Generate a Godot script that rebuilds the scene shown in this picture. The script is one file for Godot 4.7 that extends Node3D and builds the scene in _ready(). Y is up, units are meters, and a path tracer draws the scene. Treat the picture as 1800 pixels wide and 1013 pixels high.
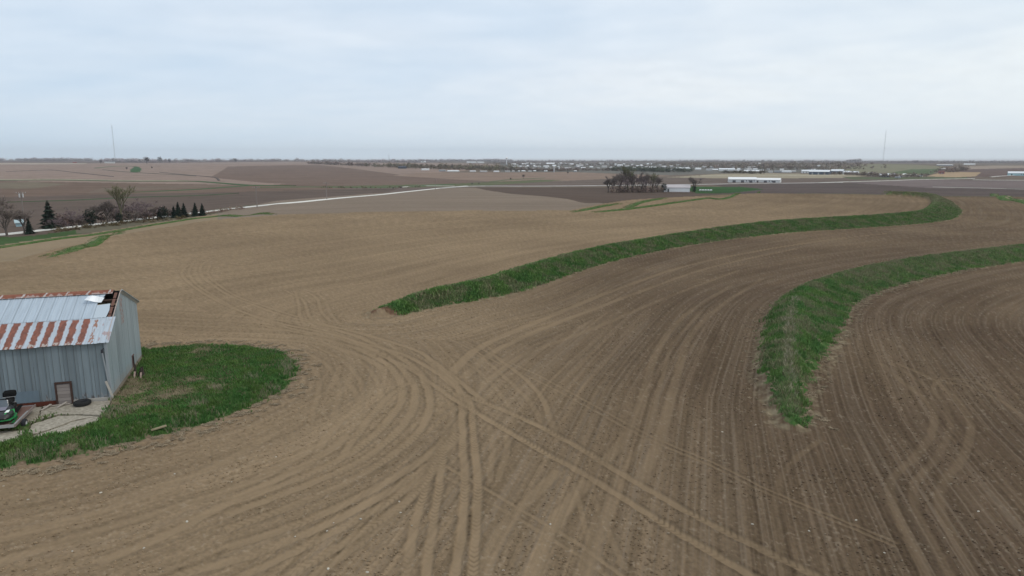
extends Node3D
# A drone's view over tilled farmland: a rusting metal barn on a grass island, grassed terraces, a valley with trees, a gravel road and a distant town.
const H := 14.0
const FIELD_DRY := Color(0.262, 0.189, 0.117)
const FIELD_DARK := Color(0.102, 0.071, 0.047)
const DEAD := Color(0.26, 0.215, 0.14)
const GREEN := Color(0.060, 0.118, 0.035)
var rng := RandomNumberGenerator.new()
var M := {}
var nA := FastNoiseLite.new()
var nB := FastNoiseLite.new()
var nG := FastNoiseLite.new()
var nW := FastNoiseLite.new()

static func V(x: float, z: float) -> Vector2:
	return Vector2(x, z)

var T1 = [V(-12.1, -62.3), V(-9, -66.8), V(-3.6, -72.7), V(2.8, -85), V(11.5, -99.5), V(23.6, -114.4), V(36.8, -127.6), V(52, -140.4), V(67.1, -148.5), V(84.1, -157.6), V(98, -167.8), V(108.5, -180.5), V(125.3, -205.4), V(141.3, -231.3), V(152.8, -253.7), V(155.3, -269), V(151.5, -283.7)]
var T2 = [V(15, -35), V(15.8, -37.6), V(17.5, -42.2), V(19.7, -47.7), V(21.8, -52.9), V(25.7, -61.8), V(30, -69), V(36.1, -76), V(45.7, -84.5), V(56.6, -92.2), V(66.7, -98.2), V(77.6, -104.2), V(91, -110.2), V(110.1, -116.1)]
var OVAL = [V(-26.2, -29.2), V(-23.7, -30), V(-22, -30.6), V(-20.6, -31.3), V(-19.8, -32.4), V(-17.8, -34), V(-16.1, -35.8), V(-14.9, -38.5), V(-14.1, -41), V(-14.5, -44.5), V(-15.6, -47.6), V(-17.3, -49.7), V(-19.9, -50.9), V(-22.7, -51.4), V(-25.2, -51.1), V(-27.1, -50), V(-35, -53), V(-60, -46)]
var TRACKS = [
	[[V(-2.9, -40.05), V(1.66, -34.8), V(6.96, -26.09), V(9.02, -23.34), V(10.84, -20.92)], 0.27, 0.050, 1.00, 1],
	[[V(-3.61, -39.54), V(0.41, -33.42), V(3.73, -28.58), V(6.48, -24.13), V(8.82, -20.61)], 0.27, 0.050, 1.00, 1],
	[[V(-44.63, -98.68), V(-43.95, -93.17), V(-42.05, -87.08), V(-39.2, -81.71), V(-34.22, -74.34), V(-27.77, -66.09), V(-24.14, -62.29), V(-19.72, -58.36), V(-15.23, -55.35), V(-12.28, -52.63), V(-8.4, -49.37), V(-5.4, -45.14), V(-2.9, -40.05)], 0.26, 0.040, 0.80, 0],
	[[V(-43.62, -100.16), V(-42.2, -93.17), V(-39.7, -87.08), V(-36.81, -81.71), V(-30.12, -71.9), V(-24.99, -66.09), V(-20.8, -61.7), V(-15.88, -57.84), V(-12.99, -55.83), V(-8.79, -51.77), V(-6.72, -49.37), V(-3.71, -43.28), V(-1.68, -38.95)], 0.26, 0.040, 0.80, 0],
	[[V(-45.01, -97.24), V(-41.68, -88.23), V(-38.98, -82.73), V(-34.28, -75.19), V(-26.95, -65.43), V(-23.18, -61.12), V(-18.62, -56.82), V(-14.86, -53.96), V(-11.91, -50.95), V(-9.25, -48.24), V(-7.24, -45.8), V(-3.61, -39.54)], 0.22, 0.030, 0.70, 0],
	[[V(-40.49, -91.89), V(-38.3, -85.95), V(-34.22, -78.79), V(-28.91, -71.12), V(-24.3, -66.09), V(-19.32, -61.12), V(-14.41, -56.82), V(-10.77, -53.51)], 0.22, 0.030, 0.70, 0],
	[[V(-23.13, -72.7), V(-21.03, -66.77), V(-19.37, -61.7), V(-17.56, -57.33)], 0.20, 0.030, 0.60, 0],
	[[V(-24.88, -74.34), V(-21.24, -68.88), V(-19.24, -63.51), V(-17.84, -59.99)], 0.20, 0.030, 0.70, 0],
	[[V(-22.31, -73.51), V(-20, -69.61), V(-17.91, -63.51), V(-16.05, -59.44)], 0.20, 0.030, 0.70, 0],
	[[V(-20.85, -72.7), V(-18.74, -68.16), V(-16.95, -62.9), V(-15.16, -58.89)], 0.20, 0.030, 0.60, 0],
	[[V(-35.28, -63.51), V(-29.02, -62.65), V(-23.08, -60.83), V(-17.25, -58.36), V(-12.68, -54.42), V(-9.6, -50.15)], 0.35, 0.030, 0.50, 0],
	[[V(-34, -61.12), V(-27.98, -60.32), V(-22.37, -58.89), V(-16.81, -56.82), V(-12.38, -53.06), V(-9.38, -48.99)], 0.35, 0.030, 0.50, 0],
	[[V(-32.53, -58.36), V(-26.78, -57.63), V(-21.62, -56.82), V(-16.4, -55.35), V(-12.09, -51.77), V(-9.18, -47.88)], 0.35, 0.030, 0.50, 0],
	[[V(-31.44, -56.32), V(-25.9, -55.64), V(-21, -55.12), V(-16, -53.96), V(-11.82, -50.54), V(-8.99, -46.82)], 0.35, 0.030, 0.50, 0],
	[[V(-30.42, -54.42), V(-25.07, -53.78), V(-20.33, -53.28), V(-15.51, -52.2), V(-11.47, -48.99), V(-8.74, -45.47)], 0.35, 0.030, 0.50, 0],
	[[V(-8.08, -57.94), V(-4.47, -52.63), V(-1.21, -47.17), V(1.37, -43.28), V(3.42, -39.67), V(6.81, -33.51), V(9.26, -30.22), V(10.73, -27.71), V(12.39, -25.56), V(14.12, -23.34)], 0.12, 0.040, 0.55, 0],
	[[V(-7.84, -58.79), V(-4.17, -53.51), V(-0.82, -47.88), V(1.77, -43.88), V(3.89, -39.89), V(7.12, -33.77), V(9.51, -30.49), V(10.97, -27.94), V(12.63, -25.76), V(14.33, -23.55)], 0.12, 0.040, 0.50, 0],
	[[V(-3.4, -40.5), V(-2.93, -38.27), V(-2.45, -32.45), V(-2.05, -28.32), V(-1.91, -24.13), V(-1.99, -20.52)], 0.25, 0.050, 1.00, 1],
	[[V(-2.74, -40.04), V(-2.31, -37.85), V(-1.91, -33.08), V(-1.5, -28.57), V(-1.38, -24.13), V(-1.32, -20.52)], 0.25, 0.050, 1.00, 1],
	[[V(-3.46, -32.45), V(-3.7, -29.58), V(-3.79, -26.71), V(-3.75, -23.77), V(-3.62, -20.79)], 0.24, 0.040, 0.90, 1],
	[[V(-3.34, -31.84), V(-3.19, -28.57), V(-3.08, -25.06), V(-2.94, -20.79)], 0.24, 0.040, 0.90, 1],
	[[V(-11.76, -26.49), V(-9.37, -29.07), V(-7.69, -31.84), V(-6.64, -36.64), V(-6.67, -40.5), V(-8.09, -45.21), V(-10.41, -48.97), V(-14.53, -53.37), V(-21.09, -57.65)], 0.30, 0.040, 0.80, 1],
	[[V(-11.42, -25.66), V(-9.07, -28.08), V(-7.1, -30.81), V(-5.84, -35.14), V(-5.83, -40.04), V(-7.4, -45.21), V(-9.98, -49.66), V(-14.43, -54.59), V(-21.53, -59.55)], 0.30, 0.040, 0.80, 1],
	[[V(-10.95, -24.49), V(-8.26, -27.15), V(-6.18, -30.39), V(-4.75, -35.14), V(-5.17, -40.98), V(-7.05, -46.4), V(-10.59, -51.82), V(-14.98, -56.74)], 0.30, 0.040, 0.80, 1],
	[[V(-10.45, -23.25), V(-8.18, -25.06), V(-6.09, -27.61), V(-4.31, -30.67), V(-2.95, -34.78), V(-2.78, -38.27), V(-3.72, -42.48), V(-6.14, -47.65)], 0.30, 0.040, 0.90, 1],
	[[V(-11.49, -21.51), V(-10.05, -22.27), V(-7.9, -24.13), V(-5.57, -27.15), V(-3.79, -30.39), V(-2.89, -34.08)], 0.32, 0.040, 0.90, 1],
	[[V(-9.57, -21.07), V(-7.64, -23.25), V(-5.41, -26.28), V(-3.82, -29.58), V(-2.73, -33.74)], 0.28, 0.040, 0.80, 1],
	[[V(-8.19, -20.79), V(-6.28, -23.42), V(-4.43, -26.71), V(-3.34, -30.67)], 0.28, 0.040, 0.80, 1],
	[[V(-7.25, -20.52), V(-5.39, -24.13), V(-3.94, -27.84)], 0.25, 0.030, 0.60, 1],
	[[V(-14.55, -22.27), V(-12.91, -24.49), V(-11.49, -27.15), V(-9.68, -30.12), V(-8.38, -33.74)], 0.35, 0.030, 0.60, 0],
	[[V(-18.14, -22.27), V(-15.85, -24.49), V(-13.76, -26.28), V(-11.47, -28.57), V(-9.73, -32.45)], 0.40, 0.030, 0.50, 0],
	[[V(-19.24, -23.77), V(-16.65, -25.86), V(-14.85, -28.57), V(-13.45, -30.67), V(-12.29, -34.43)], 0.35, 0.030, 0.35, 0],
	[[V(-20.6, -53.37), V(-17.16, -49.66), V(-15.22, -47.02), V(-13.18, -41.97), V(-12.96, -38.7)], 0.22, 0.070, 0.35, 0],
	[[V(-19.12, -52.58), V(-15.81, -48.97), V(-13.96, -46.4), V(-12.22, -41.97), V(-10.96, -35.87)], 0.22, 0.070, 0.35, 0],
	[[V(-17.47, -51.82), V(-14.32, -48.3), V(-12.57, -45.8), V(-10.8, -41.47), V(-9.9, -36.64)], 0.22, 0.070, 0.35, 0],
	[[V(-16.32, -52.58), V(-13.2, -48.97), V(-11.48, -46.4), V(-9.48, -41.97), V(-8.66, -37.44)], 0.22, 0.070, 0.35, 0],
	[[V(-14.93, -52.58), V(-11.9, -48.97), V(-10.24, -46.4), V(-8.25, -41.47), V(-7.5, -37.44)], 0.22, 0.070, 0.35, 0],
	[[V(-8.16, -30.67), V(-8.09, -32.45), V(-7.84, -36.25), V(-7.37, -40.04), V(-6.49, -42.48)], 0.25, 0.030, 0.70, 1],
	[[V(-9.36, -30.67), V(-9.52, -33.08), V(-9.29, -35.87), V(-8.93, -38.7), V(-10.28, -41.97)], 0.25, 0.030, 0.50, 1],
	[[V(-5.97, -43.53), V(-5.06, -40.04), V(-4.84, -37.03), V(-5.33, -34.43)], 0.20, 0.030, 0.50, 0],
	[[V(-3.55, -38.7), V(-3.2, -36.25), V(-3.45, -34.43), V(-3.46, -31.84)], 0.25, 0.060, 0.40, 1],
	[[V(-3.05, -30.12), V(-0.19, -26.71), V(2.64, -23.25), V(4.1, -20.93)], 0.13, 0.040, 0.60, 0],
	[[V(-3.21, -29.32), V(-0.39, -26.07), V(2.4, -22.75), V(3.74, -20.79)], 0.13, 0.040, 0.50, 0],
	[[V(2.76, -28.32), V(2.84, -25.26), V(2.88, -22.91)], 0.15, 0.040, 0.50, 0],
	[[V(3.46, -27.15), V(3.67, -24.68), V(3.92, -21.96)], 0.15, 0.040, 0.40, 0],
	[[V(-1.2, -35.14), V(-0.93, -32.45), V(-0.99, -28.57)], 0.20, 0.030, 0.40, 0],
	[[V(-0.24, -34.08), V(-0.22, -31.84), V(-0.65, -28.57)], 0.20, 0.030, 0.40, 0],
	[[V(3.4, -28.57), V(1.85, -25.46), V(0.52, -20.79)], 0.40, 0.030, 0.50, 0],
	[[V(2.12, -29.58), V(0.66, -26.71), V(-0.56, -23.94), V(-1, -20.79)], 0.35, 0.030, 0.45, 0],
	[[V(5.06, -29.07), V(3.52, -25.06), V(2.22, -20.79)], 0.40, 0.030, 0.45, 0],
	[[V(-4.13, -43.88), V(-2.3, -51.11), V(3.01, -60.55), V(12.83, -76.77), V(25.98, -94.76), V(47.82, -115.69), V(72.92, -134.04)], 0.50, 0.030, 0.70, 0],
	[[V(-3.15, -43.28), V(-0.86, -50.62), V(5.11, -60.55), V(13.39, -72.7), V(26.39, -90.64), V(45.67, -110.37)], 0.45, 0.030, 0.60, 0],
	[[V(-2.26, -40.47), V(0.83, -48.61), V(7.27, -57.33), V(16.69, -71.12), V(29.38, -88.23)], 0.40, 0.030, 0.40, 0],
	[[V(-1.45, -48.97), V(0.54, -44.08), V(1.73, -40.04), V(2.11, -35.87), V(2.35, -33.08)], 0.22, 0.040, 0.60, 0],
	[[V(-2.17, -48.3), V(-0.3, -43), V(1.08, -38.7), V(1.65, -34.78)], 0.20, 0.030, 0.40, 0],
	[[V(-4.44, -48.97), V(-2.39, -45.21), V(-0.91, -40.98), V(0.17, -36.64)], 0.20, 0.030, 0.40, 0],
	[[V(4.19, -30.22), V(6.4, -34.87), V(8.24, -41.07), V(9.79, -46.47), V(11.83, -52.63), V(16.42, -62.9), V(25.37, -77.86)], 0.36, 0.030, 0.50, 1],
	[[V(5.58, -28.18), V(7.26, -32.55), V(9.29, -38.79), V(11.73, -46.47), V(14.52, -54.42), V(20.08, -65.43), V(29.99, -81.71)], 0.36, 0.030, 0.50, 1],
	[[V(4.85, -29.17), V(6.81, -33.51), V(8.83, -40.12), V(10.76, -46.47), V(12.73, -52.63), V(17.87, -63.39)], 0.20, 0.030, 0.40, 0],
	[[V(25.83, -46.47), V(24.95, -42.05), V(24.36, -38.36), V(22.49, -34.87), V(19.57, -31.34), V(17.04, -28.91), V(15.79, -26.59), V(14.98, -24.04), V(14.05, -20.88)], 0.26, 0.030, 0.38, 1],
	[[V(26.89, -46.47), V(27.33, -43.08), V(26.25, -38.79), V(24.67, -35.23), V(21.59, -31.05), V(19, -28.42), V(17.39, -25.96), V(16.58, -23.69), V(15.57, -20.88)], 0.26, 0.030, 0.38, 1],
	[[V(26.54, -46.47), V(26.21, -42.56), V(25.36, -38.79), V(23.36, -34.87), V(20.08, -30.77), V(17.78, -28.42), V(16.49, -26.17), V(15.74, -23.86), V(14.81, -20.88)], 0.22, 0.030, 0.28, 1],
	[[V(15.75, -33.18), V(13.6, -31.05), V(11.76, -28.42), V(10.57, -25.56), V(9.15, -20.88)], 0.20, 0.030, 0.30, 0],
	[[V(27.02, -42.56), V(28.64, -42.05), V(28.93, -39.22), V(28.34, -36.35)], 0.20, 0.030, 0.40, 0],
	[[V(25.49, -39.44), V(26.42, -41.55), V(28.19, -43.28), V(29.44, -42.92), V(29.95, -40.47)], 0.20, 0.030, 0.40, 0],
	[[V(-42.28, -77.86), V(-38.66, -85.95), V(-31.12, -98.68), V(-18.87, -114.12), V(0, -139.56), V(27.42, -166.93)], 0.60, 0.020, 0.30, 0],
	[[V(-18.7, -65.43), V(-16.54, -76.06), V(-10.55, -90.64), V(0, -109.65), V(14.89, -128.94)], 0.60, 0.020, 0.30, 0],
	[[V(-53.65, -71.12), V(-61.82, -90.64), V(-62.74, -108.24), V(-51.05, -128.94)], 0.60, 0.020, 0.30, 0],
	[[V(-35.61, -64.14), V(-39.03, -77.86), V(-47.22, -101.68), V(-49.21, -124.2)], 0.50, 0.020, 0.30, 0]
]
var PATCHES = [
	[[V(-170, -128), V(-652, -499), V(-367, -499), V(-213, -593), V(-107, -655), V(-86, -406), V(-99, -237), V(-108, -144)], Color(0.120, 0.090, 0.073), 0.12],
	[[V(-121, -146), V(-140, -170), V(-133, -179), V(-124, -179), V(-123, -193), V(-116, -205), V(-113, -215), V(-111, -218), V(-109, -193), V(-113, -173), V(-115, -154)], Color(0.055, 0.090, 0.035), 0.12],
	[[V(-113, -179), V(-130, -206), V(-123, -294), V(-102, -297), V(-82, -238), V(-96, -230), V(-102, -190)], Color(0.130, 0.115, 0.080), 0.12],
	[[V(-652, -499), V(-1097, -843), V(-626, -856), V(-295, -805), V(-203, -732), V(-111, -684), V(-211, -587), V(-367, -499)], Color(0.155, 0.108, 0.082), 0.12],
	[[V(-689, -705), V(-589, -804), V(-565, -828), V(-480, -756), V(-445, -650), V(-467, -637)], Color(0.170, 0.140, 0.100), 0.12],
	[[V(-337, -551), V(-326, -615), V(-279, -714), V(-356, -728), V(-383, -652)], Color(0.165, 0.125, 0.095), 0.12],
	[[V(-1097, -843), V(-3915, -3024), V(-1961, -3231), V(-1192, -5263), V(0, -3605), V(0, -2005), V(-198, -1216), V(-221, -1045), V(-256, -731), V(-634, -867)], Color(0.260, 0.192, 0.155), 0.12],
	[[V(-2635, -2325), V(-3418, -3016), V(-2214, -3040), V(-1958, -3235), V(-1639, -2699), V(-1931, -2651)], Color(0.360, 0.300, 0.240), 0.05],
	[[V(-453, -1051), V(-846, -2089), V(-716, -2599), V(-203, -1253), V(-71, -1092), V(-44, -911), V(-60, -733), V(-114, -669), V(-203, -732), V(-282, -806)], Color(0.165, 0.117, 0.092), 0.12],
	[[V(-201, -1180), V(-182, -1404), V(121, -1496), V(276, -1212), V(127, -973), V(0, -836), V(-44, -911), V(-120, -1055)], Color(0.235, 0.170, 0.130), 0.12],
	[[V(-128, -655), V(-193, -699), V(-122, -751), V(-64, -791), V(39, -971), V(69, -942), V(0, -752), V(-46, -699)], Color(0.120, 0.125, 0.070), 0.12],
	[[V(-72, -146), V(-106, -249), V(-108, -331), V(-109, -512), V(-69, -655), V(-35, -665), V(-9, -552), V(30, -227), V(17, -193), V(14, -176), V(-50, -146)], Color(0.215, 0.168, 0.128), 0.08],
	[[V(-35, -665), V(88, -677), V(200, -701), V(208, -593), V(76, -273), V(42, -246), V(30, -227), V(-9, -552)], Color(0.104, 0.076, 0.060), 0.10],
	[[V(-24, -730), V(43, -874), V(131, -1004), V(260, -1102), V(520, -1068), V(741, -912), V(591, -727), V(263, -808), V(96, -734)], Color(0.145, 0.112, 0.092), 0.12],
	[[V(206, -656), V(217, -763), V(388, -822), V(567, -696), V(415, -508), V(89, -273)], Color(0.102, 0.079, 0.070), 0.12],
	[[V(398, -844), V(530, -931), V(699, -860), V(533, -654), V(395, -656)], Color(0.170, 0.135, 0.125), 0.12],
	[[V(155, -616), V(178, -701), V(226, -693), V(228, -629), V(170, -550), V(146, -550)], Color(0.040, 0.085, 0.030), 0.12],
	[[V(242, -1103), V(389, -1333), V(499, -1398), V(598, -1271), V(594, -1161), V(490, -1040), V(334, -1029)], Color(0.310, 0.265, 0.190), 0.05],
	[[V(520, -1103), V(560, -1077), V(700, -1078), V(638, -982), V(465, -954)], Color(0.110, 0.120, 0.070), 0.12],
	[[V(627, -1404), V(1086, -2313), V(1334, -2575), V(1352, -2386), V(1307, -2123), V(780, -1299), V(619, -1155)], Color(0.205, 0.190, 0.125), 0.12],
	[[V(707, -1321), V(1041, -1834), V(1145, -1883), V(752, -1253)], Color(0.100, 0.130, 0.065), 0.12],
	[[V(656, -1107), V(907, -1472), V(1081, -1666), V(930, -1388), V(722, -1090), V(658, -1038)], Color(0.360, 0.260, 0.165), 0.12],
	[[V(887, -1478), V(1195, -1867), V(1768, -2183), V(1106, -1363), V(716, -1025), V(702, -1061), V(929, -1388)], Color(0.140, 0.100, 0.085), 0.12],
	[[V(1184, -1949), V(1394, -2152), V(2550, -3149), V(1718, -2121), V(1149, -1794)], Color(0.290, 0.230, 0.180), 0.12],
	[[V(-124, -114), V(-116, -146), V(-116, -156), V(-115, -165), V(-113, -174), V(-110, -180), V(-109, -194), V(-110, -208), V(-109, -222), V(-108, -236), V(-106, -249), V(-57, -134), V(-59, -102), V(-59, -78)], Color(0.255, 0.193, 0.125), 0.05],
	[[V(-24, -1453), V(-70, -4296), V(981, -4851), V(1061, -2340), V(654, -1466), V(464, -1431), V(285, -1252), V(121, -1496)], Color(0.150, 0.140, 0.120), 0.12],
	[[V(-905, -1661), V(-1093, -2032), V(-1083, -2035), V(-940, -1781), V(-773, -1457), V(-763, -1405)], Color(0.050, 0.100, 0.040), 0.03]
]
var RIBBONS = [
	["grass_strip", "long thin green grass strip across the far hillside at left", [V(-854.6, -876.1), V(-646, -883), V(-582.9, -896.4), V(-467.7, -858.5), V(-400.5, -864.1), V(-353.4, -822.8), V(-273.5, -730.6), V(-221.1, -714.7)], 14, Color(0.045, 0.085, 0.032), 0.5],
	["grass_strip", "pale tan track edge above the long green strip at left", [V(-909.2, -932.3), V(-676.7, -925.1), V(-608.7, -936.3), V(-485.1, -890.5), V(-413.3, -891.9)], 7, Color(0.330, 0.300, 0.220), 0.5],
	["grass_strip", "short broad green waterway behind the tall olive tree", [V(-311.6, -566.1), V(-300.8, -576.4), V(-292.6, -598.2), V(-281.5, -628), V(-275.4, -690.2), V(-267.6, -730.7)], 11, Color(0.060, 0.100, 0.045), 0.4],
	["grass_strip", "dark green field edge running behind the tree row", [V(-315.8, -429.1), V(-302.8, -440.9), V(-285.3, -453.4), V(-267, -488), V(-231.4, -515.6), V(-215.9, -551.3)], 5, Color(0.060, 0.085, 0.045), 0.4],
	["grass_strip", "green creek strip beside the gravel road bend", [V(-245, -668.4), V(-200.3, -683.4), V(-141.6, -668.8), V(-102.5, -699.3), V(-62.7, -770.7)], 16, Color(0.085, 0.120, 0.060), 0.4],
	["grass_strip", "thin winding green terrace on the far pink hillside", [V(-1085.4, -1822.4), V(-1139.4, -1981.1), V(-1150.6, -2073.9), V(-1106.2, -2069.4)], 10, Color(0.060, 0.100, 0.045), 0.6],
	["grass_strip", "thin dark terrace line below the green blob on the hillside", [V(-984.2, -1686.2), V(-827.7, -1489.7), V(-686.5, -1321.9), V(-577.3, -1205.5), V(-502, -1113.8)], 5, Color(0.090, 0.085, 0.060), 0.6],
	["grass_strip", "thin dark terrace line left on the pink hillside", [V(-1071, -1483.6), V(-1082, -1588.6), V(-1057.5, -1620.2), V(-839.6, -1361.5), V(-610.2, -1073.3)], 5, Color(0.100, 0.080, 0.070), 0.6],
	["grass_strip", "thin dark terrace line right on the pink hillside", [V(-716.3, -1424.2), V(-548.6, -1185.6), V(-448.6, -1051.9), V(-372.8, -890.4)], 4, Color(0.100, 0.080, 0.070), 0.6],
	["grass_strip", "green strip along the brown field left of the bare grove", [V(-28, -859.7), V(0, -969.5), V(52, -1066.8)], 10, Color(0.100, 0.120, 0.065), 0.4],
	["pale_track", "pale farm track at the edge of the distant tan field", [V(318.9, -1190.2), V(390.5, -1202.3), V(481.9, -1187), V(578, -1206.8)], 8, Color(0.420, 0.370, 0.280), 0.5],
	["pale_track", "pale farm lane crossing the valley at right", [V(361.7, -823.5), V(400.5, -849), V(481.9, -898.2), V(550.9, -941.4), V(641.7, -972.6)], 6, Color(0.450, 0.430, 0.380), 0.5],
	["pale_track", "pale lane at the far right edge of the valley", [V(605.7, -919.9), V(631.7, -903.6), V(681.4, -882.3)], 6, Color(0.400, 0.380, 0.330), 0.5],
	["pale_track", "lower pale lane at the right edge of the valley", [V(412.7, -684.8), V(431.8, -662.7), V(461.3, -629.1), V(492.8, -604.6)], 4, Color(0.330, 0.310, 0.270), 0.4],
	["pale_track", "short pale lane leading to the teal building", [V(711, -1042.1), V(770.4, -1096.8), V(820.9, -1123.5)], 7, Color(0.450, 0.420, 0.380), 0.5],
	["gravel_road", "white gravel road running up the valley from the trees", [V(-140.8, -177.7), V(-138.4, -186.4), V(-135.6, -196), V(-131.4, -207.3), V(-127.8, -222.2), V(-124.6, -248.9), V(-114.1, -273.1), V(-89.7, -274.1), V(-84.7, -345.5), V(-88.3, -541.3), V(-68.6, -647.8), V(-46.4, -712.6)], 6.5, Color(0.740, 0.720, 0.660), 0.26],
	["road", "grey road across the valley behind the grove", [V(-68.6, -647.8), V(-37.4, -706), V(23, -706.3), V(94, -722), V(212.2, -767), V(264.6, -793.3), V(329.2, -809.2), V(393.1, -833.4)], 7, Color(0.420, 0.400, 0.380), 0.4],
	["gravel_road", "short gravel spur at the road junction", [V(-107.4, -676.2), V(-95.5, -710.7), V(-75.4, -712.5), V(-57.5, -705.9)], 5, Color(0.500, 0.470, 0.420), 0.4]
]
var SMALL_BANKS = [
	["grassy terrace bank with a pale dead top on the left slope", [V(-67.4, -99.1), V(-68.4, -103.9), V(-70, -110.7), V(-73.2, -121.6), V(-102.2, -179.9)], 1.5],
	["thin green field edge below the left tree row", [V(-113.3, -124.1), V(-111, -139.7), V(-111.2, -149.4), V(-110, -158.6), V(-108.6, -166.6), V(-105.4, -172.9), V(-104.6, -185.5), V(-104.8, -199.2), V(-104.4, -211.9), V(-102.8, -225.7), V(-93, -226.8), V(-61.7, -179.1)], 1.2],
	["short green bank left of the pale strip beyond the hill", [V(15.9, -187.2), V(21, -197.3), V(27.8, -212.6), V(34.8, -224.1)], 1.3],
	["green bank curving through the pale strip beyond the hill", [V(32.9, -200.9), V(37.6, -216.8), V(42.4, -230.4), V(48.8, -244), V(56.7, -257.3)], 1.6],
	["long thin green edge of the hilltop field near the white shed", [V(21.4, -186.5), V(33.5, -199.7), V(49.1, -222.6), V(70.9, -255.3), V(88.8, -279), V(205.3, -578.9)], 1.2],
	["green bank at the far right edge of the upper field", [V(376.1, -543.8), V(190.9, -270.5), V(178.7, -245.8), V(162.8, -213.9), V(145.2, -177.1)], 3.0]
]
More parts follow.
